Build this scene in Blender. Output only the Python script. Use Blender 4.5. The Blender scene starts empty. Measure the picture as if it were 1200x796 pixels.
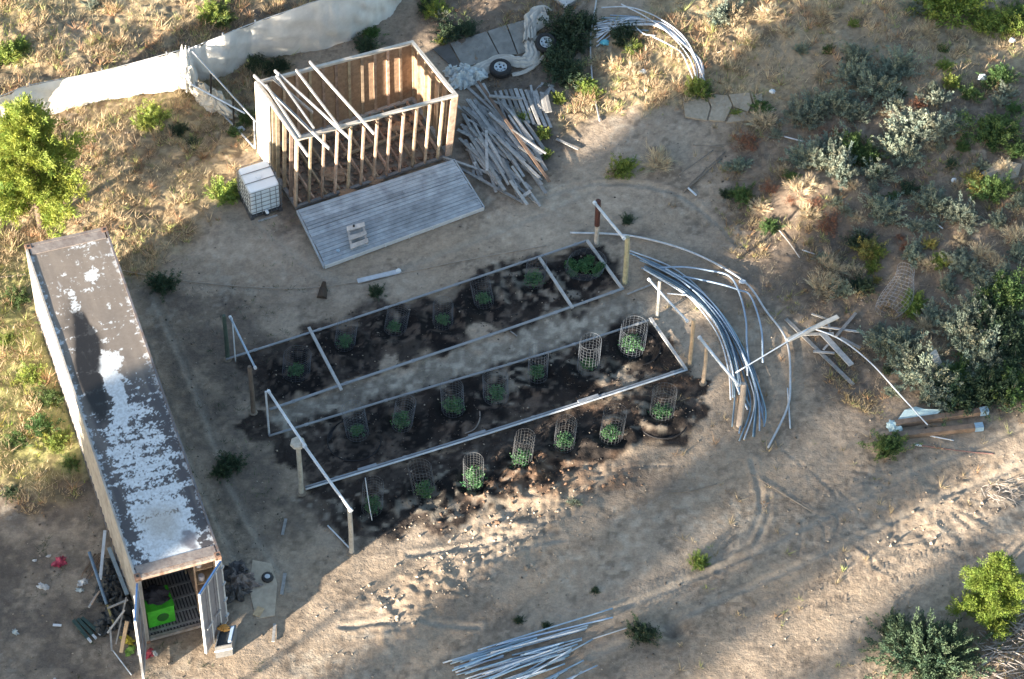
import bpy, math, random
import numpy as np
from mathutils import Vector
random.seed(7); rng = np.random.default_rng(7)
sc = bpy.context.scene
COL = sc.collection
rad = math.radians

# ------------------------------------------------------------------ camera
F, TH, ROLL, DIST = 3398.2, 0.856742, 0.019217, 83.196      # focal length in photo pixels, pitch, roll, distance
cpos = np.array([0, -DIST*math.cos(TH), DIST*math.sin(TH)])
fw = np.array([0, math.cos(TH), -math.sin(TH)]); _r = np.array([1., 0, 0]); _u = np.cross(_r, fw)
R2 = _r*math.cos(ROLL)+_u*math.sin(ROLL); U2 = -_r*math.sin(ROLL)+_u*math.cos(ROLL)
cam = bpy.data.cameras.new('camera'); co = bpy.data.objects.new('camera', cam); COL.objects.link(co)
cam.sensor_width = 36; cam.lens = F/1200*36; cam.clip_end = 5000
from mathutils import Matrix
co.matrix_world = Matrix(((R2[0], U2[0], -fw[0], cpos[0]), (R2[1], U2[1], -fw[1], cpos[1]), (R2[2], U2[2], -fw[2], cpos[2]), (0, 0, 0, 1)))
sc.camera = co
# ------------------------------------------------------------------ light
SUN_EL, SUN_AZ = rad(10.5), rad(43)      # the light travels towards SUN_AZ (from +x towards +y)
w = bpy.data.worlds.new('World'); sc.world = w; w.use_nodes = True
nt = w.node_tree; bg = nt.nodes['Background']; sk = nt.nodes.new('ShaderNodeTexSky')
sk.sky_type = 'NISHITA'; sk.sun_disc = False; sk.sun_elevation = SUN_EL
sk.sun_rotation = math.atan2(-math.cos(SUN_AZ), -math.sin(SUN_AZ)) % (2*math.pi)
sk.air_density = 1.0; sk.dust_density = 1.0; sk.ozone_density = 1.0
nt.links.new(sk.outputs[0], bg.inputs[0]); bg.inputs[1].default_value = 0.075
sun = bpy.data.lights.new('sun', 'SUN'); so = bpy.data.objects.new('sun', sun); COL.objects.link(so)
sun.energy = 5.0; sun.angle = rad(0.6); sun.color = (1.0, 0.87, 0.70)
so.rotation_euler = Vector((math.cos(SUN_AZ)*math.cos(SUN_EL), math.sin(SUN_AZ)*math.cos(SUN_EL), -math.sin(SUN_EL))).to_track_quat('-Z', 'Y').to_euler()
so.location = (-60, -50, 30)
sc.view_settings.view_transform = 'Standard'; sc.view_settings.look = 'None'
sc.view_settings.gamma = 1; sc.view_settings.exposure = 2.6; sc.view_settings.use_curve_mapping = False

# ------------------------------------------------------------------ terrain height and pixel helpers
_perm = rng.random((256, 256))
def vnoise(x, y, s, o=0):
    x = np.asarray(x, float)/s+o*17.3+1000; y = np.asarray(y, float)/s+o*9.1+1000
    xi = np.floor(x).astype(int); yi = np.floor(y).astype(int); fx = x-xi; fy = y-yi
    fx = fx*fx*(3-2*fx); fy = fy*fy*(3-2*fy)
    a = _perm[xi % 256, yi % 256]; b = _perm[(xi+1) % 256, yi % 256]; c = _perm[xi % 256, (yi+1) % 256]; d = _perm[(xi+1) % 256, (yi+1) % 256]
    return (a*(1-fx)+b*fx)*(1-fy)+(c*(1-fx)+d*fx)*fy-0.5
def ss(a, b, x):
    t = np.clip((np.asarray(x, float)-a)/(b-a), 0, 1); return t*t*(3-2*t)
def gau(x, y, cx, cy, r, r2=None):
    return np.exp(-((x-cx)/r)**2-((y-cy)/(r2 or r))**2)
def hgt(x, y):
    x = np.asarray(x, float); y = np.asarray(y, float)
    h = 0.55*ss(5, 13, x)*ss(-6, 3, y)+0.25*ss(1.2, 5, x)*ss(4, 9, y)
    h = h+0.5*gau(x, y, 9.3, 5.6, 1.6, 1.1)+0.2*gau(x, y, 7.4, 0, 0.9, 1.6)*0
    wob = vnoise(x, y, 6, 1)*0.5+vnoise(x, y, 2.5, 2)*0.18
    far = np.maximum(ss(6, 12, x)*ss(-4, 2, y), np.maximum(ss(10, 13, y), ss(-5, -9, x)*ss(6, 8.5, y)))
    h = h+wob*np.minimum(1, far)
    r = np.hypot(x, y)
    return h+ss(60, 260, r)*(vnoise(x, y, 60, 3)*5)+ss(120, 500, r)*(vnoise(x, y, 150, 4)+.3)*30
def G(px, py, dz=0.0, flat=False):
    d = fw*F+R2*(px-600)+U2*(398-py); t = -(cpos[2]-dz)/d[2]
    for _ in range(1 if flat else 8):
        p = cpos+d*t
        if flat: break
        t = (float(hgt(p[0], p[1]))+dz-cpos[2])/d[2]
    p = cpos+d*t
    return Vector(p)
def PX(x, y, z):
    dx = np.asarray(x)-cpos[0]; dy = np.asarray(y)-cpos[1]; dz = np.asarray(z)-cpos[2]
    de = dx*fw[0]+dy*fw[1]+dz*fw[2]
    return 600+F*(dx*R2[0]+dy*R2[1]+dz*R2[2])/de, 398-F*(dx*U2[0]+dy*U2[1]+dz*U2[2])/de
def post_top(bx, by, ty):
    """height of a vertical post standing at base pixel (bx,by) whose top shows at row ty"""
    b = G(bx, by); lo, hi = 0, 8
    for _ in range(30):
        m = (lo+hi)/2
        if PX(b.x, b.y, b.z+m)[1] > ty: lo = m
        else: hi = m
    return b, lo

# ------------------------------------------------------------------ materials
MATS = {}
def mat(name, col, rough=0.85, var=0.25, scale=6.0, col2=None, metal=0.0, bump=0.3, bscale=None, hue=0.0, stretch=None, trans=0.0, attr=None, objvar=0.0, spec=None):
    if name in MATS: return MATS[name]
    m = bpy.data.materials.new(name); m.use_nodes = True; n = m.node_tree.nodes; l = m.node_tree.links
    b = n['Principled BSDF']; b.inputs['Roughness'].default_value = rough; b.inputs['Metallic'].default_value = metal
    if spec is not None: b.inputs['Specular IOR Level'].default_value = spec
    tc = n.new('ShaderNodeTexCoord'); mp = n.new('ShaderNodeMapping'); l.new(tc.outputs['Object'], mp.inputs[0])
    if stretch: mp.inputs['Scale'].default_value = stretch
    no = n.new('ShaderNodeTexNoise'); no.inputs['Scale'].default_value = scale; no.inputs['Detail'].default_value = 6; no.inputs['Roughness'].default_value = 0.65
    l.new(mp.outputs[0], no.inputs['Vector'])
    cr = n.new('ShaderNodeMapRange'); cr.inputs[1].default_value = 0.3; cr.inputs[2].default_value = 0.7; l.new(no.outputs[0], cr.inputs[0])
    mx = n.new('ShaderNodeMix'); mx.data_type = 'RGBA'
    c2 = col2 or tuple(c*(1-var) for c in col); c1 = col if col2 else tuple(min(.9, c*(1+var)) for c in col)
    mx.inputs['A'].default_value = (*c1, 1); mx.inputs['B'].default_value = (*c2, 1); l.new(cr.outputs[0], mx.inputs[0])
    out = mx.outputs['Result']
    if attr:
        at = n.new('ShaderNodeAttribute'); at.attribute_name = attr
        m2 = n.new('ShaderNodeMix'); m2.data_type = 'RGBA'; m2.blend_type = 'MULTIPLY'; m2.inputs[0].default_value = 1
        l.new(out, m2.inputs['A']); l.new(at.outputs['Color'], m2.inputs['B']); out = m2.outputs['Result']
    if objvar or hue:
        oi = n.new('ShaderNodeObjectInfo'); hs = n.new('ShaderNodeHueSaturation')
        a = n.new('ShaderNodeMapRange'); a.inputs[3].default_value = 1-objvar; a.inputs[4].default_value = 1+objvar; l.new(oi.outputs['Random'], a.inputs[0]); l.new(a.outputs[0], hs.inputs['Value'])
        a2 = n.new('ShaderNodeMath'); a2.operation = 'MULTIPLY'; a2.inputs[1].default_value = 7.31; l.new(oi.outputs['Random'], a2.inputs[0])
        a3 = n.new('ShaderNodeMath'); a3.operation = 'FRACT'; l.new(a2.outputs[0], a3.inputs[0])
        a4 = n.new('ShaderNodeMapRange'); a4.inputs[3].default_value = 0.5-hue; a4.inputs[4].default_value = 0.5+hue; l.new(a3.outputs[0], a4.inputs[0]); l.new(a4.outputs[0], hs.inputs['Hue'])
        l.new(out, hs.inputs['Color']); out = hs.outputs[0]
    l.new(out, b.inputs['Base Color'])
    if bump:
        bp = n.new('ShaderNodeBump'); bp.inputs['Strength'].default_value = bump; bp.inputs['Distance'].default_value = 0.02
        nb = n.new('ShaderNodeTexNoise'); nb.inputs['Scale'].default_value = bscale or scale*3; nb.inputs['Detail'].default_value = 5; l.new(mp.outputs[0], nb.inputs['Vector'])
        l.new(nb.outputs[0], bp.inputs['Height']); l.new(bp.outputs[0], b.inputs['Normal'])
    if trans:
        tr = n.new('ShaderNodeBsdfTranslucent'); l.new(out, tr.inputs[0]); ms = n.new('ShaderNodeMixShader'); ms.inputs[0].default_value = trans
        l.new(b.outputs[0], ms.inputs[1]); l.new(tr.outputs[0], ms.inputs[2]); l.new(ms.outputs[0], n['Material Output'].inputs[0])
    MATS[name] = m; return m
wood_grey = lambda: mat('weathered_wood', (.29, .285, .28), .9, .3, 3, stretch=(3, 3, 3), objvar=.35, hue=.02)
wood_tan = lambda: mat('framing_wood', (.33, .245, .175), .85, .45, 5, objvar=.38, hue=.02)
wood_brown = lambda: mat('brown_wood', (.16, .105, .075), .9, .35, 4, objvar=.2)
pvc = lambda: mat('white_pvc', (.5, .54, .59), .5, .22, 3, bump=0, objvar=.12)
pvcblue = lambda: mat('bluish_pvc', (.26, .36, .46), .5, .15, 3, bump=0, objvar=.3, hue=.015)
steel = lambda: mat('galvanised_steel', (.45, .46, .48), .45, .2, 5, metal=.5, bump=0, objvar=.15)
black = lambda: mat('black_plastic', (.02, .02, .022), .6, .3, 5)
cloth_white = lambda: mat('white_cloth', (.74, .72, .68), .8, .16, 1.6, bump=.25, bscale=8)

# ------------------------------------------------------------------ mesh builder and tagging
class MB:
    def __init__(s): s.v = []; s.f = []
    def add(s, v, f):
        o = len(s.v); s.v += [tuple(p) for p in v]; s.f += [tuple(i+o for i in q) for q in f]; return s
    def box(s, lo, hi, fn=None):
        v = [(x, y, z) for x in (lo[0], hi[0]) for y in (lo[1], hi[1]) for z in (lo[2], hi[2])]
        if fn: v = [fn(*p) for p in v]
        return s.add(v, [(0, 1, 3, 2), (4, 6, 7, 5), (0, 4, 5, 1), (2, 3, 7, 6), (0, 2, 6, 4), (1, 5, 7, 3)])
    def beam(s, a, b, w_, h_, up=(0, 0, 1)):
        a = Vector(a); b = Vector(b); d = (b-a).normalized(); up = Vector(up)
        if abs(d.dot(up)) > .98: up = Vector((0, 1, 0))
        r = d.cross(up).normalized()*w_/2; u = r.cross(d).normalized()*h_/2
        v = [p+r*i+u*j for p in (a, b) for i, j in ((-1, -1), (1, -1), (1, 1), (-1, 1))]
        return s.add(v, [(0, 1, 2, 3), (7, 6, 5, 4), (0, 4, 5, 1), (1, 5, 6, 2), (2, 6, 7, 3), (3, 7, 4, 0)])
    def tube(s, pts, r, n=6, closed=False, cap=True):
        P = [Vector(p) for p in pts]; m = len(P); v = []; f = []
        rr = r if hasattr(r, '__len__') else [r]*m
        for i, p in enumerate(P):
            if closed: t = (P[(i+1) % m]-P[i-1]).normalized()
            else: t = (P[min(i+1, m-1)]-P[max(i-1, 0)]).normalized()
            up = Vector((0, 0, 1)) if abs(t.z) < .9 else Vector((0, 1, 0))
            a = t.cross(up).normalized(); b = a.cross(t)
            for k in range(n):
                q = 2*math.pi*k/n; v.append(p+(a*math.cos(q)+b*math.sin(q))*rr[i])
        for i in range(m if closed else m-1):
            for k in range(n):
                j = (i+1) % m
                f.append((i*n+k, i*n+(k+1) % n, j*n+(k+1) % n, j*n+k))
        if not closed and cap: f += [tuple(range(n))[::-1], tuple((m-1)*n+k for k in range(n))]
        return s.add(v, f)
    def lathe(s, c, prof, n=20, axis=None, u=None):
        """prof: list of (radius, height) about axis through c"""
        c = Vector(c); ax = Vector(axis or (0, 0, 1)).normalized(); a = ax.orthogonal().normalized(); b = ax.cross(a)
        v = []; f = []
        for (r, h) in prof:
            for k in range(n):
                q = 2*math.pi*k/n; v.append(c+ax*h+(a*math.cos(q)+b*math.sin(q))*r)
        for i in range(len(prof)-1):
            for k in range(n): f.append((i*n+k, i*n+(k+1) % n, (i+1)*n+(k+1) % n, (i+1)*n+k))
        f += [tuple(range(n))[::-1], tuple((len(prof)-1)*n+k for k in range(n))]
        return s.add(v, f)
    def build(s, name, m, parent=None, smooth=False, origin=None):
        if parent is not None:
            o = parent; org = Vector((0, 0, 0))
            while o is not None: org = org+o.location; o = o.parent
        elif origin is not None: org = Vector(origin)
        else:
            a = np.array(s.v); org = Vector((a[:, 0].mean(), a[:, 1].mean(), a[:, 2].min()))
        me = bpy.data.meshes.new(name); me.from_pydata([tuple(Vector(p)-org) for p in s.v], [], s.f); me.materials.append(m); me.update()
        if smooth: me.polygons.foreach_set('use_smooth', [True]*len(me.polygons))
        ob = bpy.data.objects.new(name, me); COL.objects.link(ob)
        if parent is not None: ob.parent = parent
        else: ob.location = org
        return ob
def tag(o, label=None, cat=None, group=None, kind=None):
    if label: o['label'] = label
    if cat: o['category'] = cat
    if group: o['group'] = group
    if kind: o['kind'] = kind
    return o
def thing(name, loc, label, cat, group=None, rz=0):
    o = bpy.data.objects.new(name, None); COL.objects.link(o); o.location = loc; o.rotation_euler[2] = rz; o.empty_display_size = .2
    return tag(o, label, cat, group)
def copy_tree(o, parent=None):
    c = o.copy(); COL.objects.link(c); c.parent = parent
    for ch in list(o.children): copy_tree(ch, c)
    return c
def npmesh(name, V, Fq, m, parent=None, cols=None, attr='tint', k=4, smooth=False):
    """fast mesh from numpy arrays; Fq is (n,k)"""
    me = bpy.data.meshes.new(name); me.vertices.add(len(V)); me.vertices.foreach_set('co', np.asarray(V, np.float32).ravel())
    nf = len(Fq); me.loops.add(nf*k); me.loops.foreach_set('vertex_index', np.asarray(Fq, np.int32).ravel())
    me.polygons.add(nf); me.polygons.foreach_set('loop_start', np.arange(nf, dtype=np.int32)*k); me.polygons.foreach_set('loop_total', np.full(nf, k, np.int32))
    if smooth: me.polygons.foreach_set('use_smooth', np.ones(nf, bool))
    me.update(calc_edges=True); me.materials.append(m)
    if cols is not None:
        a = me.color_attributes.new(attr, 'FLOAT_COLOR', 'POINT'); a.data.foreach_set('color', np.concatenate([cols, np.ones((len(cols), 1))], 1).astype(np.float32).ravel())
    ob = bpy.data.objects.new(name, me)
    COL.objects.link(ob)
    if parent is not None: ob.parent = parent
    return ob
def pts(L, dz=0.0): return [G(x, y, dz) for x, y in L]
def spline(P, n=8):
    P = [Vector(p) for p in P]; out = []
    for i in range(len(P)-1):
        p0 = P[max(i-1, 0)]; p1 = P[i]; p2 = P[i+1]; p3 = P[min(i+2, len(P)-1)]
        for k in range(n):
            t = k/n; out.append(.5*((2*p1)+(p2-p0)*t+(2*p0-5*p1+4*p2-p3)*t*t+(3*p1-p0-3*p2+p3)*t**3))
    return out+[P[-1]]

# ------------------------------------------------------------------ GROUND
def axis_coords(lo, hi, step, far):
    c = list(np.arange(lo, hi+step/2, step)); s = step
    a = c[-1]; right = []
    while a < far: s *= 1.22; a += s; right.append(a)
    s = step; b = c[0]; left = []
    while b > -far: s *= 1.22; b -= s; left.append(b)
    return np.array(left[::-1]+c+right)
gx = axis_coords(-18.6, 18.6, .065, 1500); gy = axis_coords(-13.5, 18, .065, 1500)
XX, YY = np.meshgrid(gx, gy); ZZ0 = hgt(XX, YY)
pxx, pyy = PX(XX, YY, ZZ0)
inn = (np.abs(XX) < 30) & (np.abs(YY) < 30)
pxx = np.where(inn, pxx, -9999); pyy = np.where(inn, pyy, -9999)
wx = pxx+vnoise(XX, YY, .5, 11)*26+vnoise(XX, YY, .15, 12)*10; wy = pyy+vnoise(XX, YY, .5, 13)*22+vnoise(XX, YY, .15, 14)*8
def E(cx, cy, rx, ry, soft=.35, X=None, Y=None):
    X = wx if X is None else X; Y = wy if Y is None else Y
    return 1-ss(1-soft, 1+soft, np.hypot((X-cx)/rx, (Y-cy)/ry))
def poly(P, soft=8, X=None, Y=None):
    """soft convex polygon mask in photo pixel space (clockwise on screen)"""
    X = wx if X is None else X; Y = wy if Y is None else Y; m = np.full(np.shape(X), 1e9)
    for i in range(len(P)):
        x1, y1 = P[i]; x2, y2 = P[(i+1) % len(P)]; L = math.hypot(x2-x1, y2-y1)
        m = np.minimum(m, ((x2-x1)*(Y-y1)-(y2-y1)*(X-x1))/L)
    return ss(-soft, soft, m)
def mx(*a):
    r = a[0]
    for b in a[1:]: r = np.maximum(r, b)
    return r
def grass_zone(X, Y):
    k = dict(X=X, Y=Y)
    return mx(poly([(-200, -200), (560, -200), (300, 170), (262, 262), (135, 345), (-200, 300)], 14, **k), poly([(-300, 250), (30, 290), (75, 420), (130, 560), (60, 600), (-300, 520)], 14, **k),
              poly([(700, 40), (840, -60), (1090, -60), (1000, 90), (880, 110), (850, 180), (720, 190), (650, 160)], 12, **k), .55*poly([(850, -40), (1300, -40), (1300, 80), (860, 130)], 20, **k))
def scrub_zone(X, Y):
    k = dict(X=X, Y=Y)
    return mx(poly([(860, 130), (1400, 60), (1400, 480), (1040, 480), (960, 400), (900, 330), (840, 260)], 25, **k), E(1010, 440, 60, 45, .5, **k), .7*E(1170, 760, 90, 60, .4, **k), poly([(470, -50), (700, -50), (690, 110), (600, 110), (500, 40)], 10, **k))
GZ = grass_zone(wx, wy); SZ = scrub_zone(wx, wy)
beds = [poly([(265, 420), (688, 283), (730, 338), (318, 480)], 7), poly([(316, 510), (762, 376), (805, 432), (360, 571)], 7)]
soil = .9*E(347, 437, 36, 27)
for (x, y, rx, ry, a) in [(405, 405, 36, 24, .85), (463, 388, 34, 34, .95), (519, 380, 32, 32, .95), (595, 352, 52, 36, 1), (650, 335, 50, 34, .95), (684, 312, 42, 28, 1), (415, 515, 34, 26, 1), (300, 500, 22, 14, .9),
                          (340, 520, 30, 14, .8), (471, 498, 30, 26, .8), (531, 480, 42, 36, .8), (590, 460, 34, 40, .7), (632, 440, 40, 34, .7), (690, 425, 46, 32, .75), (742, 404, 36, 30, .95), (600, 500, 120, 30, .6),
                          (437, 600, 52, 32, 1), (498, 588, 48, 30, 1), (550, 575, 46, 34, 1), (600, 550, 50, 32, .9), (660, 520, 46, 32, .85), (716, 505, 46, 32, .85), (778, 487, 44, 34, 1), (820, 455, 20, 12, .9), (385, 575, 26, 16, .7), (390, 600, 30, 20, .5)]:
    soil = mx(soil, a*E(x, y, rx*1.04, ry*1.04, .16))
soil = mx(soil, .72*beds[0], .9*beds[1], .92*poly([(420, 560), (800, 440), (815, 480), (700, 520), (600, 570), (520, 625), (420, 640)], 10))
loose = mx(E(650, 560, 100, 26), E(595, 580, 40, 16), E(790, 450, 30, 18), .8*E(740, 480, 60, 26))
strip = poly([(330, 485), (730, 345), (762, 372), (330, 510)], 6)
pale = mx(E(565, 385, 34, 18, .5), E(790, 365, 40, 22, .5), E(470, 430, 20, 10), E(300, 290, 80, 18, .6), E(620, 270, 60, 30, .8), E(700, 230, 60, 30, .8), .7*E(330, 375, 40, 16), .8*E(440, 340, 120, 16, .7))
rough = mx(poly([(430, 700), (660, 560), (720, 580), (460, 760)], 12), E(1090, 590, 130, 60, .7)*.6, loose*.8)
darkp = mx(.95*poly([(150, 320), (330, 340), (330, 620), (270, 660), (200, 480)], 30), 1.0*poly([(-50, 580), (110, 560), (170, 800), (-50, 820)], 30), .5*poly([(330, 310), (520, 330), (420, 380), (290, 400)], 15), .7*E(300, 375, 40, 26, .6), .6*E(440, 345, 14, 14), .6*E(355, 250, 24, 60, .7), .5*E(760, 570, 50, 26, .8), .6*E(200, 335, 40, 40, .9), .5*E(280, 560, 50, 50, .8), .6*E(1010, 430, 50, 50, .6), .5*E(640, 255, 50, 12), E(378, 342, 7, 14, .3), 1.1*E(590, 165, 62, 66, .4), .9*poly([(-100, 95), (230, 20), (400, -40), (400, 20), (230, 66), (-100, 150)], 10), .8*E(640, 70, 50, 60, .6), .7*E(320, 90, 60, 30, .6), .8*E(340, 250, 14, 40, .5), .5*E(500, 20, 80, 40, .8), .8*E(727, 270, 40, 8), E(1092, 590, 16, 20, .5)*.5,  # shade behind the fence (with dark branches) and at shed front-left painted into colour
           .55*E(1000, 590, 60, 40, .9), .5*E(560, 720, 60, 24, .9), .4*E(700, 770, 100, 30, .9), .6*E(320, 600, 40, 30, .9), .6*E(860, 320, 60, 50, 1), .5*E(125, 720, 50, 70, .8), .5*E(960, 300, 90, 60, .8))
def C3(c): return np.array(c)[None, None, :]
n1 = vnoise(XX, YY, 1.4, 21); n2 = vnoise(XX, YY, .45, 22); n3 = vnoise(XX, YY, .16, 23); n4 = vnoise(XX, YY, .08, 24)
alb = np.ones(XX.shape+(3,))*C3((.33, .266, .205))
def blend(a, m, c): return a*(1-m[..., None])+C3(c)*m[..., None]
alb = blend(alb, np.clip(.5+n1*1.5+n2, 0, 1)*.6, (.28, .215, .155))
alb = blend(alb, SZ*.85, (.18, .135, .1)); alb = blend(alb, SZ*np.clip(n2*3+n3*2, 0, 1)*.55, (.21, .17, .13))
alb = blend(alb, GZ*.85, (.36, .28, .17)); alb = blend(alb, GZ*np.clip(n2*3+n3*2, 0, 1)*.8, (.19, .13, .08)); alb = blend(alb, GZ*np.clip(n1*2+n3*2, 0, 1)*.5, (.42, .35, .19))
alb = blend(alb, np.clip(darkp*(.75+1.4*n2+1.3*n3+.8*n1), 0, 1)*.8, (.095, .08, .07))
alb = blend(alb, pale*.7, (.39, .32, .25))

bedm = mx(poly([(335, 432), (690, 286), (727, 336), (322, 476)], 6), poly([(320, 512), (764, 378), (806, 430), (362, 569)], 6), poly([(366, 576), (806, 436), (822, 470), (700, 545), (520, 615), (430, 640)], 9))
alb = blend(alb, np.clip(mx(soil*1.3, bedm*.93)*(1-.85*pale)*(1.2+.35*n3), 0, 1), (.034, .027, .024))
for q_, (x, y) in enumerate([(347, 437), (404, 403), (463, 386), (519, 378), (567, 353), (626, 331), (684, 316), (419, 508), (471, 498), (531, 480), (581, 465), (630, 441), (689, 431), (740, 408), (436, 596), (498, 579), (555, 566), (611, 543), (661, 521), (716, 512), (775, 487)]): alb = blend(alb, np.clip(E(x+vnoise(x, y, 50, 9)*8, y+4, 33 if q_ != 6 else 42, 25, .18)*(1.2+.4*n3), 0, 1)*.95, (.011, .010, .0105)); alb = blend(alb, np.clip(soil*(n3*3+n4*1.5+n2*2-.6), 0, 1)*.32, (.075, .058, .048))
alb = blend(alb, strip*.85, (.19, .17, .145)); alb = blend(alb, strip*np.clip(n3*4+n2, 0, 1)*.7, (.33, .3, .25))
alb = blend(alb, np.clip(loose*(.35+n3*2.5+n2*1.5), 0, 1)*.7, (.12, .075, .05))
n5 = vnoise(XX, YY, .11, 25); n6 = vnoise(XX, YY, .85, 26)
alb = blend(alb, ss(.12, .3, n5*.6+n6*.7+darkp*.12+SZ*.06+GZ*.05)*.45*(1-pale*.7), (.085, .07, .06))
alb = blend(alb, ss(.2, .36, n3*.5+vnoise(XX, YY, 1.7, 27)*.6)*.35, (.38, .34, .28))
alb = blend(alb, poly([(-300, 290), (20, 300), (75, 430), (120, 540), (60, 570), (-300, 520)], 16)*.75, (.24, .24, .09)); alb = blend(alb, GZ*ss(.08, .33, vnoise(XX, YY, .28, 28)+n3*.4)*.5, (.13, .09, .06))
alb *= (1+.3*n4+.3*n3+.22*n2)[..., None]
RUT = np.zeros(XX.shape); RUD = np.zeros(XX.shape)
def rut(P, w_, a_, pale_=0.):
    global RUT, RUD
    q = [G(x, y) for x, y in P]; q = spline(q, 5); x0 = min(p.x for p in q)-.4; x1 = max(p.x for p in q)+.4; y0 = min(p.y for p in q)-.4; y1 = max(p.y for p in q)+.4
    i0, i1 = np.searchsorted(gx, [x0, x1]); j0, j1 = np.searchsorted(gy, [y0, y1]); X_, Y_ = XX[j0:j1, i0:i1], YY[j0:j1, i0:i1]
    X_ = X_+vnoise(X_, Y_, .35, 91)*.08; Y_ = Y_+vnoise(X_, Y_, .35, 92)*.08; d2 = np.full(X_.shape, 9.)
    for a, b_ in zip(q[:-1], q[1:]):
        dx, dy = b_.x-a.x, b_.y-a.y; t = np.clip(((X_-a.x)*dx+(Y_-a.y)*dy)/(dx*dx+dy*dy+1e-9), 0, 1); d2 = np.minimum(d2, (X_-a.x-t*dx)**2+(Y_-a.y-t*dy)**2)
    d = np.sqrt(d2)/w_; RUT[j0:j1, i0:i1] += a_*(-np.exp(-d*d)+.7*np.exp(-((d-1.7)/.6)**2)); RUD[j0:j1, i0:i1] = np.maximum(RUD[j0:j1, i0:i1], pale_*np.exp(-d*d*.4))
for P in ([(960, 612), (968, 622), (966, 640), (973, 655)], [(975, 600), (982, 610), (978, 630)], [(990, 650), (992, 665), (993, 680)], [(1005, 640), (1020, 655), (1028, 668), (1045, 672)], [(945, 590), (958, 604), (975, 608)], [(1010, 620), (1020, 615), (1036, 618)], [(1050, 640), (1068, 636), (1085, 630)], [(985, 575), (1000, 590), (1006, 604)], [(1038, 600), (1046, 615), (1042, 640)], [(925, 578), (940, 590), (950, 600)], [(1115, 600), (1150, 625), (1180, 640)], [(1125, 598), (1155, 612), (1178, 626)],
          [(930, 615), (938, 632), (936, 650)], [(1060, 600), (1072, 590), (1090, 588)], [(1000, 570), (1018, 566), (1040, 570)], [(700, 560), (740, 548), (790, 545)], [(900, 500), (920, 530), (960, 560), (985, 585)]): rut(P, .045, .022, .12)
for P in ([(830, 660), (868, 640), (886, 615), (892, 585), (880, 540)], [(840, 668), (878, 648), (896, 618), (902, 580)], [(560, 660), (620, 640), (660, 632)], [(400, 735), (470, 728), (560, 735)], [(480, 650), (560, 640), (640, 612)], [(150, 360), (190, 460), (240, 580), (300, 700)], [(180, 350), (225, 450), (280, 590), (340, 690)], [(650, 745), (760, 700), (900, 640), (1060, 560), (1200, 500)], [(690, 770), (800, 722), (940, 660), (1100, 585), (1210, 540)], [(620, 235), (700, 215), (800, 230), (870, 290)], [(300, 260), (400, 330), (540, 290), (700, 220)]): rut(P, .085, .03, .4)
alb = blend(alb, np.clip(RUD, 0, .6), (.36, .32, .265))
# relief: footprints, clods, tufts
amp = .35+1.3*rough+1.1*GZ+.9*SZ+.6*soil
ZZ = ZZ0+vnoise(XX, YY, 1.3, 31)*.07*amp+vnoise(XX, YY, .5, 32)*.06*amp+np.abs(vnoise(XX, YY, .22, 33))*.075*amp*(1+.6*GZ)+vnoise(XX, YY, .09, 34)*.018*amp
ZZ += RUT
for k, (x, y) in enumerate([(347, 437), (404, 403), (463, 386), (519, 378), (567, 353), (626, 331), (684, 316), (419, 508), (471, 498), (531, 480), (581, 465), (630, 441), (689, 431), (740, 408), (436, 596), (498, 579), (555, 566), (611, 543), (661, 521), (716, 512), (775, 487)]):
    p = G(x, y); d = np.hypot(XX-p.x, YY-p.y)*(1+.35*vnoise(XX, YY, .5, 70+k)); ZZ += (.1*np.exp(-((d-.58)/.15)**2)-.05*np.exp(-(d/.42)**2))*(1+1.2*vnoise(XX, YY, .3, 95))
for x, y, a, b_, h_ in ((590, 580, .7, .3, .22), (620, 556, .5, .25, .15), (800, 446, .4, .25, .12), (655, 568, 1.2, .25, .08), (545, 606, 1.0, .3, .06), (965, 395, .3, .5, .0)):
    p = G(x, y); ZZ += h_*gau((XX-p.x)*.86+(YY-p.y)*.5, -(XX-p.x)*.5+(YY-p.y)*.86, 0, 0, a, b_)*(1+1.6*vnoise(XX, YY, .22, 96))
# worn circular basins and the fox hole, tyre ruts
hole = G(983, 733/1.0) if False else G(790, 736)
ZZ -= .35*gau(XX, YY, hole.x, hole.y, .28)
hole2 = G(985, 224); ZZ -= .3*gau(XX, YY, hole2.x, hole2.y, .18)
for (a, b) in (((650, 745), (880, 660)), ((850, 745), (1010, 690)), ((1010, 690), (1180, 640))):
    pa, pb = G(*a), G(*b); dx, dy = pb.x-pa.x, pb.y-pa.y; L = math.hypot(dx, dy)
    t = ((XX-pa.x)*dx+(YY-pa.y)*dy)/L; q = (-(XX-pa.x)*dy+(YY-pa.y)*dx)/L
    for off in (0, .55): ZZ += .022*np.sin(t*2*math.pi/.16+np.abs(q-off)*25)*np.exp(-((q-off)/.13)**2)*ss(0, .5, t)*(1-ss(L-.5, L, t))-.02*np.exp(-((q-off)/.16)**2)*ss(0, .5, t)*(1-ss(L-.5, L, t))
ny, nx = XX.shape
def gz(x, y):
    i = np.clip(np.searchsorted(gx, x)-1, 0, nx-2); j = np.clip(np.searchsorted(gy, y)-1, 0, ny-2); a = (x-gx[i])/(gx[i+1]-gx[i]); b_ = (y-gy[j])/(gy[j+1]-gy[j])
    return (ZZ[j, i]*(1-a)+ZZ[j, i+1]*a)*(1-b_)+(ZZ[j+1, i]*(1-a)+ZZ[j+1, i+1]*a)*b_
V = np.stack([XX, YY, ZZ], -1).reshape(-1, 3)
ii = (np.arange(ny-1)[:, None]*nx+np.arange(nx-1)[None, :]).ravel()
FQ = np.stack([ii, ii+1, ii+nx+1, ii+nx], 1)
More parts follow.
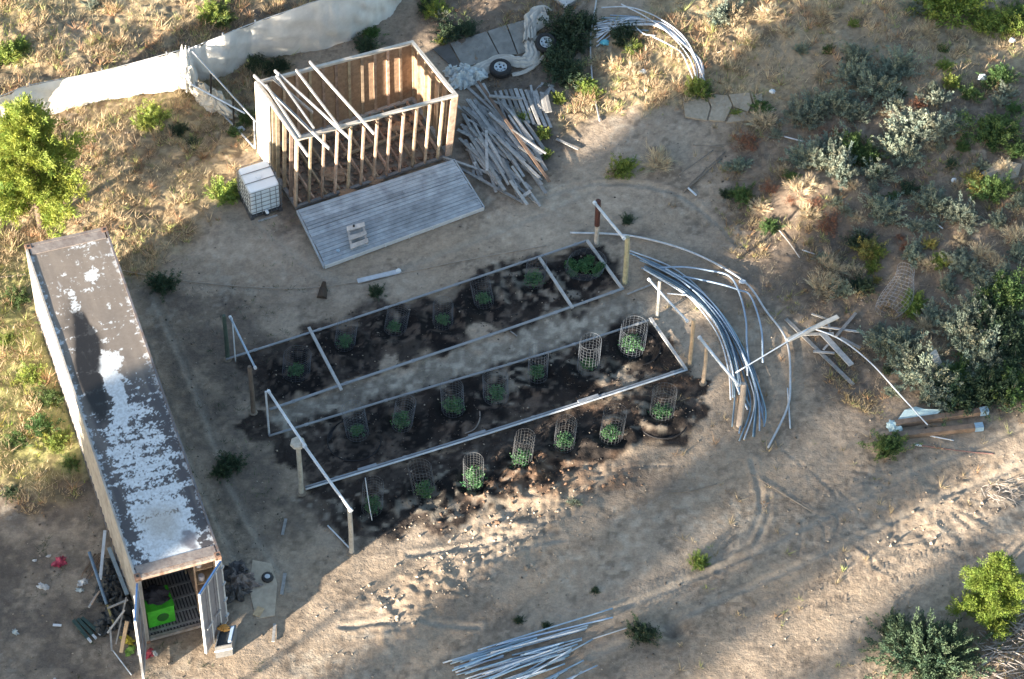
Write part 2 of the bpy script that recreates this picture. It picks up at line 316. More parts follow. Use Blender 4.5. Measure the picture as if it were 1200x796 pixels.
gm = bpy.data.materials.new('ground'); gm.use_nodes = True; n = gm.node_tree.nodes; l = gm.node_tree.links; b = n['Principled BSDF']; b.inputs['Roughness'].default_value = .95; b.inputs['Specular IOR Level'].default_value = .15
at = n.new('ShaderNodeAttribute'); at.attribute_name = 'albedo'; tc = n.new('ShaderNodeTexCoord')
na = n.new('ShaderNodeTexNoise'); na.inputs['Scale'].default_value = 14; na.inputs['Detail'].default_value = 8; na.inputs['Roughness'].default_value = .7; l.new(tc.outputs['Object'], na.inputs['Vector'])
mr = n.new('ShaderNodeMapRange'); mr.inputs[1].default_value = .3; mr.inputs[2].default_value = .7; mr.inputs[3].default_value = .8; mr.inputs[4].default_value = 1.18; l.new(na.outputs[0], mr.inputs[0])
vm = n.new('ShaderNodeVectorMath'); vm.operation = 'SCALE'; l.new(at.outputs['Color'], vm.inputs[0]); l.new(mr.outputs[0], vm.inputs['Scale']); l.new(vm.outputs[0], b.inputs['Base Color'])
bp = n.new('ShaderNodeBump'); bp.inputs['Strength'].default_value = .9; bp.inputs['Distance'].default_value = .035
nb = n.new('ShaderNodeTexNoise'); nb.inputs['Scale'].default_value = 9; nb.inputs['Detail'].default_value = 9; nb.inputs['Roughness'].default_value = .68; l.new(tc.outputs['Object'], nb.inputs['Vector']); l.new(nb.outputs[0], bp.inputs['Height']); l.new(bp.outputs[0], b.inputs['Normal'])
ground = npmesh('ground', V, FQ, gm, cols=alb.reshape(-1, 3), attr='albedo', smooth=True); tag(ground, kind='structure')

# ------------------------------------------------------------------ SHIPPING CONTAINER
CH = 2.9
cNL, cNR, cFL, cFR = [G(x, y, CH, True) for x, y in ((158.5, 679.5), (259.5, 652.5), (28.5, 287), (124.5, 265.5))]
CW, CL = 2.438, 12.19
def CM(u, v, z):            # metres across from the left side, metres from the door end, height
    a, c = u/CW, v/CL
    p = (cNL*(1-a)+cNR*a)*(1-c)+(cFL*(1-a)+cFR*a)*c
    return Vector((p.x, p.y, z))
print("container",(cNR-cNL).length,(cFL-cNL).length)
ct = thing('shipping_container', CM(CW/2, CL/2, 0), 'long rusty shipping container with flaking white roof paint and both end doors open', 'shipping container')
cwall = mat('container_side', (.46, .43, .39), .6, .25, 2.2, col2=(.24, .22, .2), bump=.2)
cdark = mat('container_frame', (.12, .14, .17), .6, .35, 5, col2=(.12, .08, .06))
cin = mat('container_inside', (.07, .07, .08), .8, .3, 4)
def corr(fn, L, z0, z1, depth=.036, per=.278):
    V_ = []; Fc = []; x = 0; k = 0; xs = []
    while x < L-.01: xs += [(x, 0), (x+per*.25, 0), (x+per*.5, 1), (x+per*.75, 1)]; x += per
    xs.append((L, 0)); xs = [(min(a, L), d) for a, d in xs]
    for a, d in xs: V_ += [fn(a, d*depth, z0), fn(a, d*depth, z1)]
    for i in range(len(xs)-1): Fc.append((2*i, 2*i+2, 2*i+3, 2*i+1))
    for a, d in xs: V_ += [fn(a, d*depth-.02, z0), fn(a, d*depth-.02, z1)]
    o = 2*len(xs)
    for i in range(len(xs)-1): Fc.append((o+2*i+1, o+2*i+3, o+2*i+2, o+2*i))
    return MB().add(V_, Fc)
corr(lambda a, d, z: CM(.05-d, .1+a, z), CL-.2, .16, CH-.1).build('side_wall', cwall, ct)
tag(corr(lambda a, d, z: CM(CW-.05+d, .1+a, z), CL-.2, .16, CH-.1).build('side_wall', cwall, ct), 'shaded side wall facing the garden')
corr(lambda a, d, z: CM(.1+a, CL-.1-d, z), CW-.2, .16, CH-.1).build('end_wall', cwall, ct)
# roof sheet with flaking paint
ru = np.linspace(.06, CW-.06, 120); rv = np.linspace(.13, CL-.42, 560); RU, RV = np.meshgrid(ru, rv)
un = RU/CW; vn = RV/CL
P_ = np.array([CM(a, c, 0) for a, c in ((0, 0), (CW, 0), (0, CL), (CW, CL))])
rx_ = (P_[0, 0]*(1-un)+P_[1, 0]*un)*(1-vn)+(P_[2, 0]*(1-un)+P_[3, 0]*un)*vn
ry_ = (P_[0, 1]*(1-un)+P_[1, 1]*un)*(1-vn)+(P_[2, 1]*(1-un)+P_[3, 1]*un)*vn
rz_ = CH-.03+vnoise(RU, RV, .8, 41)*.02
r1 = vnoise(RU, RV, .5, 42); r2_ = vnoise(RU, RV, .14, 43); r3 = vnoise(RU*.35, RV*3, .3, 44); r4 = vnoise(RU, RV, .05, 45)+.7*vnoise(RU, RV, .024, 47); r5 = vnoise(RU*4, RV*.6, .5, 46)
rc = np.ones(RU.shape+(3,))*C3((.2, .17, .145))
rc = blend(rc, np.clip((1-ss(.38, .58, vn-.06*un+r1*.15))+.0, 0, 1)*.9, (.055, .052, .06)); rc = blend(rc, np.clip(r5*2, 0, 1)*.3, (.3, .26, .22))
def ell(cu, cv, ru_, rv_, s=.4): return 1-ss(1-s, 1+s, np.hypot((un-cu+r1*.12)/ru_, (vn-cv+r2_*.03)/rv_))
rc = blend(rc, mx(ell(.3, .67, .15, .1, .6), ell(.27, .58, .15, .1, .6), ell(.25, .5, .13, .07, .7))*.97, (.012, .011, .012))
flk = np.clip((r2_*1.8+r3*2.6+r4*2.6)*3.2+.3, 0, 1)
fn = r2_*.55+r3*.8+r4*.75
def flake(m, k=1.0): return ss(-.12, .14, m-.5+fn*k)*(.75+.25*ss(-.3, .2, r4))
scr = ss(.36, .42, vnoise(RU*5+RV*.6, RV*.7, .45, 48))*ss(-.1, .1, r2_)
wm = mx(flake(ell(.5, .59, .16, .045, .4)*.95, .6), flake(ell(.47, .53, .1, .06, .3)*1.15, .3), flake(ell(.44, .45, .08, .05, .3)*1.1, .4), flake(ell(.5, .38, .3, .1, .4)*.62, 1.0), flake(ell(.52, .3, .34, .12, .3)*.64, 1.0), flake(ell(.53, .17, .35, .13, .25)*.85, .95), flake(ell(.5, .085, .34, .07, .3)*1.15, .8),
        flake(ell(.35, .81, .04, .022, .6)*.8), flake(ell(.36, .77, .05, .03, .7)*.8), flake(ell(.68, .865, .06, .025, .5)*.95), flake(ell(.7, .76, .04, .012, .6)*.8), flake(ell(.74, .94, .07, .015, .8)*.5), flake(ell(.4, .71, .05, .02, .6)*.66), scr*.35*ss(.4, .6, vn), flake((ss(.9, .97, un)+ss(.1, .02, un))*.55)*.6)
rc = blend(rc, wm, (.6, .64, .68)); rc = blend(rc, ell(.5, .13, .2, .045, .7)*.55, (.36, .31, .25)); rc = blend(rc, ell(.7, .065, .1, .02, .4)*.8, (.12, .11, .13))
sootm = ss(.25, .75, mx(1-ss(.55, 1.45, np.hypot((un-.33+.25*(.68-vn)+r1*.05)/.13, (vn-.67)/.1)), 1-ss(.55, 1.4, np.hypot((un-.24+r1*.05)/.11, (vn-.56)/.13)))+r2_*.25)
rc = blend(rc, sootm*.96, (.01, .009, .01))
rm = mat('roof_paint', (1, 1, 1), .55, 0, 8, col2=(.82, .8, .78), attr='albedo', bump=.15)
V = np.stack([rx_, ry_, rz_], -1).reshape(-1, 3)-np.array([ct.location.x, ct.location.y, 0]); my, mxx = RU.shape
ii = (np.arange(my-1)[:, None]*mxx+np.arange(mxx-1)[None, :]).ravel()
npmesh('roof', V, np.stack([ii, ii+1, ii+mxx+1, ii+mxx], 1), rm, ct, rc.reshape(-1, 3), 'albedo')
MB().box((.06, .13, CH-.09), (CW-.06, CL-.42, CH-.065), CM).build('ceiling', cin, ct)
hp = mat('header_paint', (.27, .24, .22), .6, .35, 5, col2=(.14, .11, .1))
MB().box((.1, -.0, CH-.1), (CW-.1, .12, CH), CM).build('header_beam', mat('header_rust', (.42, .36, .3), .7, .4, 7, col2=(.16, .08, .05)), ct)
MB().box((.1, .125, CH-.03), (CW-.1, .42, CH-.003), CM).build('gutter_plate', hp, ct)
MB().box((.1, CL-.415, CH-.07), (CW-.1, CL-.1, CH-.012), CM).build('end_plate', hp, ct)
MB().box((.1, CL-.095, CH-.1), (CW-.1, CL, CH-.002), CM).build('end_beam', hp, ct)
for u0 in (0, CW-.06):
    MB().box((u0, .18, CH-.1), (u0+.06, CL-.18, CH+.004), CM).build('top_rail', cdark if u0 else cwall, ct)
    MB().box((u0, .18, .0), (u0+.06, CL-.18, .16), CM).build('bottom_rail', cdark, ct)
for u0 in (0, CW-.17):
    for v0 in (0, CL-.178):
        MB().box((u0+.01, v0+.01, .12), (u0+.16, v0+.16, CH-.12), CM).build('corner_post', cwall, ct)
        for z0 in (0, CH-.118):
            c_ = MB().box((u0, v0, z0), (u0+.17, v0+.178, z0+.118+.006), CM).build('corner_casting', mat('rusty_casting', (.22, .13, .09), .8, .4, 9), ct)
        MB().box((u0+.05, v0+.05, CH+.007), (u0+.12, v0+.13, CH+.012), CM).build('casting_hole', black(), c_)
MB().box((.18, .0, .1), (CW-.18, .1, .2), CM).build('door_sill', mat('worn_steel', (.35, .34, .34), .6, .3, 7, col2=(.2, .15, .12)), ct)
MB().box((.06, .1, .05), (CW-.06, CL-.1, .13), CM).build('floor', cin, ct)
gslat = mat('floor_grating', (.24, .24, .25), .6, .3, 5)
for k in range(24):
    MB().box((.1+k*.094, .15, .132), (.1+k*.094+.05, 3.1, .165), CM).build('floor_slat', gslat, ct)
for k in range(7):
    MB().box((.1, .2+k*.42, .167), (CW-.1, .2+k*.42+.07, .185), CM).build('cross_slat', gslat, ct)
# doors: a door leaf built from its hinge line towards its free edge
def door(hinge, dirv, side, label):
    hv = Vector(hinge); d = Vector((dirv[0], dirv[1], 0)).normalized(); nrm = Vector((-d.y, d.x, 0))*side
    def D(a, c, z): p = hv+d*a+nrm*c; return Vector((p.x, p.y, z))
    dm = mat('door_paint', (.27, .26, .27), .55, .25, 3, col2=(.17, .16, .18), bump=.15)
    pn = MB()
    for k in range(5): pn.box((.06+k*.215, -.018+(.02 if k % 2 else 0), .24), (.06+k*.215+.213, .018+(.02 if k % 2 else 0), CH-.19), D)
    p0 = tag(pn.build('door', dm, ct), label)
    fr = MB(); fr.box((0, -.03, .16), (.058, .03, CH-.13), D); fr.box((1.137, -.03, .16), (1.19, .03, CH-.13), D); fr.box((.06, -.028, .162), (1.135, .028, .238), D); fr.box((.06, -.028, CH-.188), (1.135, .028, CH-.132), D)
    fr.build('door_frame', mat('door_frame_paint', (.5, .5, .5), .5, .25, 4), p0)
    MB().box((.02, -.024, CH-.128), (1.17, .02, CH-.1), D).build('gasket', mat('blue_gasket', (.035, .1, .25), .6, .2, 5), p0)
    for a in (.38, .82):
        MB().tube([D(a, .055, .18), D(a, .055, CH-.14)], .02, 8).build('lock_rod', mat('lock_rod_paint', (.55, .55, .55), .45, .2, 5), p0)
        MB().box((a-.03, .06, 1.15), (a+.28, .085, 1.19), D).build('handle', steel(), p0)
    for z in (.4, 1.1, 1.8, 2.5):
        MB().box((-.04, .02, z), (.12, .06, z+.07), D).build('hinge', steel(), p0)
        MB().box((.18, -.05, z+.1), (1.12, -.031, z+.14), D).build('door_rib', steel(), p0)
    return D
hR = CM(CW-.03, -.03, 0); hL = CM(.03, -.03, 0)
eR = G(243, 764, .15, True); eL = G(168, 800, .15, True)
DR = door(hR, (eR.x-hR.x, eR.y-hR.y), 1, 'right-hand door swung out, inner face to the camera')
DL = door(hL, (eL.x-hL.x, eL.y-hL.y), -1, 'left-hand door seen nearly edge on')
sticker = mat('paper_white', (.75, .75, .72), .7, .1, 6)
MB().box((.3, -.053, 1.9), (.48, -.056+.0, 2.25), DR).build('paper_notice', sticker, ct)
# inside
gb = thing('storage_bin', CM(.72, .75, .19), 'bright green plastic box just inside the open container doors', 'box')
grn = mat('green_plastic', (.06, .42, .03), .5, .35, 4, bump=.1)
def CB(u0, v0, ang):
    o = CM(u0, v0, 0); ax = (CM(1, v0, 0)-CM(0, v0, 0)).normalized(); ay = (CM(u0, 1, 0)-CM(u0, 0, 0)).normalized()
    ax2 = ax*math.cos(ang)+ay*math.sin(ang); ay2 = -ax*math.sin(ang)+ay*math.cos(ang)
    return lambda a, c, z: o+ax2*a+ay2*c+Vector((0, 0, z))
B1 = CB(.25, .35, .02)
m_ = MB(); m_.box((0, 0, .19), (.72, .04, .88), B1); m_.box((0, .62, .19), (.72, .66, .88), B1); m_.box((0, .041, .19), (.04, .619, .88), B1); m_.box((.68, .041, .19), (.72, .619, .88), B1); m_.box((.041, .041, .2), (.679, .619, .84), B1)
m_.build('box_body', grn, gb)
MB().box((-.02, -.02, .881), (.74, .68, .9), B1).build('lid', grn, gb)
MB().lathe(B1(.4, -.002, .5), [(.17, -.012), (.15, .02), (.05, .02)], 16, axis=B1(0, -1, 0)-B1(0, 0, 0)).build('vent', mat('dark_green_plastic', (.02, .12, .02), .5, .1, 5), gb)
def lump(name, c, sx, sy, sz, m, label, cat, group=None, seed=0, rz=0, crumple=.35, parent=None, n=22):
    """a crumpled cloth or bag: a closed flattened shape with folds"""
    u, v = np.meshgrid(np.linspace(0, 2*math.pi, n, endpoint=False), np.linspace(0, math.pi/2, n//2)); 
    rr = 1+crumple*(vnoise(np.cos(u)*2+seed*3, np.sin(u)*2+v*2, .55, seed)*1.6+vnoise(np.cos(u)*3-seed, np.sin(u)*3+v*3, .25, seed+2)*.8)
    x = np.cos(u)*np.cos(v)*rr*sx/2; y = np.sin(u)*np.cos(v)*rr*sy/2; z = np.sin(v)**.8*sz*(1+crumple*vnoise(x*4+seed, y*4, .35, seed+5)*2)
    V_ = np.stack([x*math.cos(rz)-y*math.sin(rz), x*math.sin(rz)+y*math.cos(rz), z], -1).reshape(-1, 3)
    mm = MB(); rows = u.shape[0]; f = []
    for i in range(rows-1):
        for k in range(n): f.append((i*n+k, i*n+(k+1) % n, (i+1)*n+(k+1) % n, (i+1)*n+k))
    f.append(tuple(range(n))[::-1]); c = Vector(c)
    mm.add([Vector(q)+c for q in V_], f); o = mm.build(name, m, parent, smooth=False, origin=None if parent else c)
    if not parent: tag(o, label, cat, group)
    return o
lump('jacket', B1(.36, .45, .9), .7, .55, .22, mat('dark_cloth', (.035, .035, .045), .95, .3, 5), 'black jacket heaped on the green box in the container', 'jacket', seed=3)
shl = thing('shelf', CM(2.0, 1.0, .18), 'wooden shelf with small goods inside the container by the right-hand door', 'shelf')
for z in (.75, 1.35, 1.95): MB().box((1.72, .45, z), (2.33, 1.75, z+.03), CM).build('board', wood_tan(), shl)
for u0, v0 in ((1.7, .4), (1.7, 1.75), (2.28, .4), (2.28, 1.75)): MB().box((u0, v0, .19), (u0+.045, v0+.045, 2.4), CM).build('leg', wood_tan(), shl)
for (u0, v0, z, s, cc, nm) in ((1.8, .5, 1.98, .18, (.6, .6, .62), 'white tub on the top shelf in the container'), (2.05, .6, 1.98, .14, (.5, .04, .03), 'red tin on the top shelf in the container'), (1.8, .9, 1.98, .2, (.6, .62, .7), 'pale bag behind the white tub in the container'), (1.85, .5, 1.38, .17, (.4, .42, .5), 'grey tub on the middle shelf in the container'), (2.05, .8, 1.38, .15, (.3, .2, .12), 'brown carton on the middle shelf in the container')):
    tag(MB().lathe(CM(u0+.08, v0+.08, z), [(s*.4, 0), (s*.5, .02), (s*.5, s*.9), (s*.42, s), (s*.2, s)], 10).build('tub', mat('tub_'+nm.split()[0], cc, .5, .1, 5, bump=0)), nm, 'tub')
tag(MB().beam(CM(.95, 1.1, 1.5), CM(1.2, 1.2, 1.9), .03, .03).build('stick', pvc()), 'short white stick leaning in the dark of the container', 'stick')

# ------------------------------------------------------------------ TIMBER SHED FRAME
SB = [G(x, y, .12) for x, y in ((346.5, 244.7), (529, 183), (302.5, 176), (485, 114))]         # front-left, front-right, back-left, back-right
ST = [G(x, y, z, True) for (x, y), z in zip(((348.3, 163), (536.8, 111), (298.8, 95.2), (484, 47)), (3.05, 2.8+float(hgt(SB[1].x, SB[1].y)), 3.0, 2.6))]
print('shed', (SB[1]-SB[0]).length, (SB[2]-SB[0]).length, [SB[i].z for i in range(4)], (ST[1]-ST[0]).length)
SW, SD = 4.95, 2.75
def SM(u, v, w_):       # u metres along the front, v metres back from the front, w 0..1 up the wall
    a, c = u/SW, v/SD
    lo = (SB[0]*(1-a)+SB[1]*a)*(1-c)+(SB[2]*(1-a)+SB[3]*a)*c; hi = (ST[0]*(1-a)+ST[1]*a)*(1-c)+(ST[2]*(1-a)+ST[3]*a)*c
    return lo*(1-w_)+hi*w_
sh = thing('shed_frame', SM(SW/2, SD/2, 0), 'roofless timber shed frame with open studs at the front', 'shed')
osb = mat('osb_sheathing', (.35, .235, .15), .9, .35, 7, col2=(.2, .125, .08))
osb_sunlit = mat('sunlit_osb_sheathing', (.68, .62, .52), .85, .1, 5)  # same OSB; sun on the left wall put into a paler colour
T = .05; SWD = .1
wt = wood_tan()
for k in range(13):
    u0 = min(k*.4083, SW-T)
    MB().box((u0, 0, .02), (u0+T, SWD, .965), SM).build('stud', wt, sh)
    MB().box((u0, SD-.05, .02), (u0+T+.03, SD, .965), SM).build('stud', wt, sh)
for k in range(1, 6):
    v0 = k*.45
    MB().box((SW-SWD, v0, .02), (SW, v0+T, .965), SM).build('stud', wt, sh)
    MB().box((0, v0, .02), (SWD, v0+T, .965), SM).build('stud', wt, sh)
for v0 in (.11, 1.62): MB().box((.0, v0, .02), (SWD, v0+T, .965), SM).build('stud', wt, sh)
MB().box((SW-.2, 0, .02), (SW-.06, .04, .965), SM).build('stud', wt, sh)
for (a, b_) in (((0, 0), (SW, SWD)), ((0, SD-SWD), (SW, SD)), ((0, SWD+.004), (SWD, SD-SWD-.004)), ((SW-SWD, SWD+.004), (SW, SD-SWD-.004))):
    MB().box((a[0], a[1], .966), (b_[0], b_[1], 1.0), SM).build('top_plate', mat('pale_plate_wood', (.46, .42, .37), .85, .2, 5, objvar=.1), sh)  # top plates get a paler wood tone than the studs
    MB().box((a[0], a[1], -.01), (b_[0], b_[1], .0195), SM).build('bottom_plate', wood_grey(), sh)
for k in range(4):
    MB().box((k*1.24+.002, SD+.002, -.02), ((k+1)*1.24-.006, SD+.016, .99), SM).build('sheathing_panel', osb, sh)
for k in range(2):
    MB().box((SW+.002, .002+k*1.38, -.02), (SW+.016, (k+1)*1.38-.006, .99), SM).build('sheathing_panel', osb, sh)
tag(MB().box((-.016, 1.78, -.03), (-.002, SD, .985), SM).build('sheathing_panel', osb_sunlit, sh), 'sunlit pale panel on the left wall')
for k in range(12):
    u0 = .2+k*.405
    MB().box((u0, .12, -.03), (u0+.045, SD-.12, .025), SM).build('floor_joist', wood_tan(), sh)
MB().box((2.1, 1.35, .002), (4.7, 1.44, .03), SM).build('nailer', wood_tan(), sh)
RF = [((300, 97), (361, 183)), ((297.5, 88.5), (386, 174.5)), ((322, 83), (411, 163.5)), ((324, 89), (368, 151)), ((347, 82), (399, 151)), ((363, 72.5), (438.5, 157)), ((312, 100), (352, 160))]
for i, (a, b_) in enumerate(RF):
    z = 3.1+.02*i
    tag(MB().beam(G(*a, z-.02, True), G(*b_, z, True), .05, .09).build('rafter', wood_grey(), sh), 'loose rafter laid across the open top')
tag(MB().beam(SM(.9, .9, 0.99), SM(.5, SD-.02, 1.0), .04, .09).build('rafter', wood_grey(), sh))
# rubble on the shed floor
mm = MB()
for k in range(420):
    u0 = .15+random.random()*4.6; v0 = .15+random.random()*2.4; p = SM(u0, v0, 0); s = random.uniform(.02, .1)
    q = random.random()*3.1; mm.beam(p+Vector((math.cos(q)*s, math.sin(q)*s, random.uniform(-.1, -.02))), p-Vector((math.cos(q)*s, math.sin(q)*s, random.uniform(.0, .08))), s*1.2, s*.4)
tag(mm.build('floor_debris', mat('debris', (.2, .135, .095), .95, .5, 9), None), 'brown rubble and scraps covering the floor inside the shed frame', 'debris', kind='stuff')
for (x, y, r) in ((470, 150, .3), (487, 140, .22), (392, 205, .35), (410, 228, .28), (440, 212, .22)):
    lump('sack', G(x, y, .1), r*2.2, r*1.6, r*.45, mat('brown_rag', (.3, .2, .13), .95, .3, 6), {470: 'tan rag bundle at the back of the shed floor', 487: 'small tan rag at the back right of the shed floor', 392: 'brown rag heap behind the left front studs', 410: 'brown rag heap at the front edge of the shed floor', 440: 'small brown rag near the middle of the shed front'}[x], 'rag', seed=int(x))

# ------------------------------------------------------------------ DECK
dk = [G(349.5, 246, .42, False), G(531, 187, .42), G(566, 243, .16), G(381, 311, .16)]
def DM(a, c, z): p = (dk[0]*(1-a)+dk[1]*a)*(1-c)+(dk[3]*(1-a)+dk[2]*a)*c; return p+Vector((0, 0, z))
de = thing('deck', DM(.5, .5, -.25), 'grey plank deck sloping down in front of the shed frame', 'deck')
dm_ = mat('deck_boards', (.29, .325, .36), .75, .35, 2.5, stretch=(1, 1, 1), objvar=.2)
nb_ = 16
for k in range(nb_):
    g = .0065 if k != 5 else .013
    if k == 4:
        MB().box((0, k/nb_, -.03), (.62, (k+1)/nb_-g, .004), DM).build('plank', dm_, de); MB().box((.622, k/nb_, -.03), (1, (k+1)/nb_-g, .0), DM).build('plank', dm_, de); continue
    e = random.uniform(-.003, .003)
    MB().box((0+e, k/nb_, -.03), (1+e, (k+1)/nb_-g, random.uniform(-.006, .004)), DM).build('plank', dm_, de)
MB().box((-.002, 1.001, -.12), (1.004, 1.014, .006), DM).build('fascia', mat('pale_trim', (.5, .5, .5), .7, .15, 5), de)
MB().box((1.003, 0, -.12), (1.011, 1, .004), DM).build('fascia', dm_, de); MB().box((-.012, 0, -.12), (-.004, 1, .002), DM).build('fascia', dm_, de)
for a in (.05, .2, .4, .6, .8, .95): MB().box((a, .02, -.13), (a+.012, .995, -.032), DM).build('joist', wood_grey(), de)
for a in (.17, .37, .52, .67, .85): MB().box((a, 1.014, -.1), (a+.008, 1.03, -.02), DM).build('bracket', mat('pale_trim', (.5, .5, .5)), de)
st = thing('wooden_step', G(419, 280, .3), 'small weathered pallet-like wooden step lying on the grey deck', 'step')
so_ = (G(406, 268, .34), G(427, 262.5, .34), G(432, 286, .27), G(411, 294, .27))
def PM(a, c, z): p = (so_[0]*(1-a)+so_[1]*a)*(1-c)+(so_[3]*(1-a)+so_[2]*a)*c; return p+Vector((0, 0, z))
stm = mat('step_wood', (.44, .4, .37), .85, .25, 6, objvar=.2)
for c in (0, .42, .8): MB().box((0, c, .06), (1, c+.2, .085), PM).build('slat', stm, st)
for a in (.02, .86): MB().box((a, 0.01, -.0), (a+.1, .99, .059), PM).build('runner', stm, st)
MB().lathe(PM(.4, .08, .085), [(.03, 0), (.03, .05), (.02, .055)], 8).build('knob', black(), st)
tag(MB().lathe(G(396, 294.5, .17), [(.05, 0), (.06, .03), (.04, .05)], 10).build('cup', pvcblue()), 'small pale blue cup on the lower left of the grey deck', 'cup')

# ------------------------------------------------------------------ IBC TOTE
t0 = [G(294, 259), G(330, 247.5)]; ux = (t0[1]-t0[0]); ux.z = 0; tw = ux.length; ux.normalize()
bl = G(279.5, 229.5); uy = bl-t0[0]; uy.z = 0; td = uy.length; uy.normalize(); print('tote', tw, td)
tw, td = 1.02, 1.16
tb = t0[0].z
def TM(a, c, z): return t0[0]+ux*a+uy*c+Vector((0, 0, z))
ib = thing('liquid_tote', TM(tw/2, td/2, 0), 'white plastic bulk liquid tote in a steel cage beside the shed frame', 'tank')
def rbox(fn, x0, x1, y0, y1, z0, z1, r, top=.04):
    m = MB(); V_ = []; n_ = 5; rings = []
    for z, ins in ((z0, top*.7), (z0+top, 0), (z1-top, 0), (z1-top*.3, top*.3), (z1, top)):
        ring = []
        for cx, cy, a0 in ((x1-r, y1-r, 0), (x0+r, y1-r, 90), (x0+r, y0+r, 180), (x1-r, y0+r, 270)):
            for k in range(n_): q = rad(a0+90*k/(n_-1)); ring.append(fn(cx+(r-ins)*math.cos(q), cy+(r-ins)*math.sin(q), z))
        rings.append(ring)
    n = len(rings[0]); f = []
    for i in range(4):
        for k in range(n): f.append((i*n+k, i*n+(k+1) % n, (i+1)*n+(k+1) % n, (i+1)*n+k))
    f += [tuple(range(n))[::-1], tuple(4*n+k for k in range(n))]
    return m.add(sum(rings, []), f)
wp = mat('white_tank_plastic', (.72, .76, .8), .4, .06, 3, bump=.1)
bt = rbox(TM, .04, tw-.04, .04, td-.04, .16, 1.13, .09).build('bottle', wp, ib)
MB().lathe(TM(tw/2, td/2, 1.13), [(.1, 0), (.1, .03), (.07, .04)], 14).build('cap', wp, bt)
MB().lathe(TM(tw/2, .0, .22), [(.05, -.02), (.05, .1), (.03, .12)], 10, axis=-uy).build('valve', wp, bt)
cg = mat('tote_cage', (.16, .17, .18), .5, .2, 5, metal=.3, bump=0)
for z in (.3, .46, .63, .8, .97, 1.12):
    MB().tube([TM(0, 0, z), TM(tw, 0, z), TM(tw, td, z), TM(0, td, z)], .011, 5, closed=True).build('cage_ring', cg, ib)
for a, c in [(x, 0) for x in (.02, .2, .38, .66, .84, 1.0)]+[(x, td) for x in (.2, .5, .8)]+[(0, y) for y in (.2, .4, .6, .8, 1.0)]+[(tw, y) for y in (.2, .4, .6, .8, 1.0)]:
    MB().tube([TM(a, c, .14), TM(a, c, 1.12)], .01, 5).build('cage_bar', cg, ib)
for c in (.4, .8): MB().tube([TM(0, c, 1.12), TM(.05, c, 1.15), TM(tw-.05, c, 1.15), TM(tw, c, 1.12)], .013, 5).build('top_bar', cg, ib)
m_ = MB(); m_.box((0, 0, .1), (tw, td, .14), TM)
for a in (0, .45, .9): m_.box((a, 0, 0), (a+.12, td, .099), TM)
m_.build('pallet', mat('tote_pallet', (.06, .06, .065), .7, .3, 5), ib)
tag(MB().box((.2, -.002, .0), (.8, .05, .03), lambda a, c, z: TM(a, c-.14, z)).build('board', wood_grey()), 'short dark board on the ground in front of the white tote', 'board')

# ------------------------------------------------------------------ helpers for single planks and pipes
def plank(a, b_, w_=.09, h_=.035, z=0.03, z2=None, m=None, label='', cat='plank', group=None, name='plank'):
    o = MB().beam(G(*a, z), G(*b_, z if z2 is None else z2), w_, h_).build(name, m or wood_grey()); tag(o, label, cat, group); reg(o, a, b_); return o
def pipe(P, r=.025, z=.04, m=None, label='', cat='pipe', group=None, name='pipe', zs=None, curved=True, n=6):
    L = [G(x, y, z if zs is None else zs[i]) for i, (x, y) in enumerate(P)]
    if len(L) > 2 and curved: L = spline(L, 7)
    elif len(L) == 2:
        L = [L[0].lerp(L[1], t/8) for t in range(9)]
        if zs is None:
            for p in L[1:-1]: p.z = max(p.z, float(hgt(p.x, p.y))+z)
    o = tag(MB().tube(L, r, n).build(name, m or pvc(), smooth=True), label, cat, group); reg(o, P[0], P[-1]); return o

PXE = {}
def reg(o, a, b_):
    if o.get('group'): PXE.setdefault(o['label'], []).append((o, a, b_))
def single_out():
    for lab, L in PXE.items():
        if len(L) < 4: continue
        left = list(L)
        for word, key in (('longest', lambda q: -math.hypot(q[1][0]-q[2][0], q[1][1]-q[2][1])), ('topmost', lambda q: min(q[1][1], q[2][1])), ('lowest', lambda q: -max(q[1][1], q[2][1])), ('leftmost', lambda q: min(q[1][0], q[2][0])), ('rightmost', lambda q: -max(q[1][0], q[2][0])), ('shortest', lambda q: math.hypot(q[1][0]-q[2][0], q[1][1]-q[2][1]))):
            if not left: break
            m = min(L, key=key)
            if m in left: left.remove(m); m[0]['label'] = word+' '+lab
# ------------------------------------------------------------------ LUMBER HEAP right of the shed
LG = 'weathered planks in the heap right of the shed'
LL = 'weathered grey plank in the jumbled heap right of the shed frame'
LP = [((536, 92), (612, 160)), ((560, 95), (644, 213)), ((558, 99), (598, 150)), ((566, 98), (604, 175)), ((545, 130), (623, 193)), ((544, 138), (622, 180)), ((536, 152), (600, 184)), ((538, 162), (579, 200)), ((542, 133), (572, 190)),
      ((576, 135), (597, 200)), ((585, 110), (612, 165)), ((590, 118), (622, 196)), ((548, 175), (567, 169)), ((520, 186), (548, 202)), ((548, 202), (614, 238)), ((519, 184), (577, 204)), ((600, 195), (633, 242)), ((598, 212), (618, 240)), ((575, 138), (590, 190)),
      ((615, 214), (623, 222)), ((616, 193), (640, 227)), ((610, 160), (642, 182)), ((615, 142), (638, 176)), ((530, 120), (560, 142)), ((550, 150), (585, 205)), ((560, 140), (610, 230)), ((570, 160), (606, 220)), ((583, 170), (612, 236)), ((556, 118), (574, 148)),
      ((548, 126), (600, 176)), ((540, 146), (590, 172)), ((556, 190), (560, 200)), ((600, 130), (640, 200)), ((588, 186), (602, 216)), ((622, 224), (613, 230)), ((608, 172), (634, 190)), ((563, 200), (610, 214)), ((590, 205), (632, 240))]
for i in range(9): LP.append(((580+i*6, 104+abs(i-4)*.8), (593+i*6.6, 140+i*1.2)))
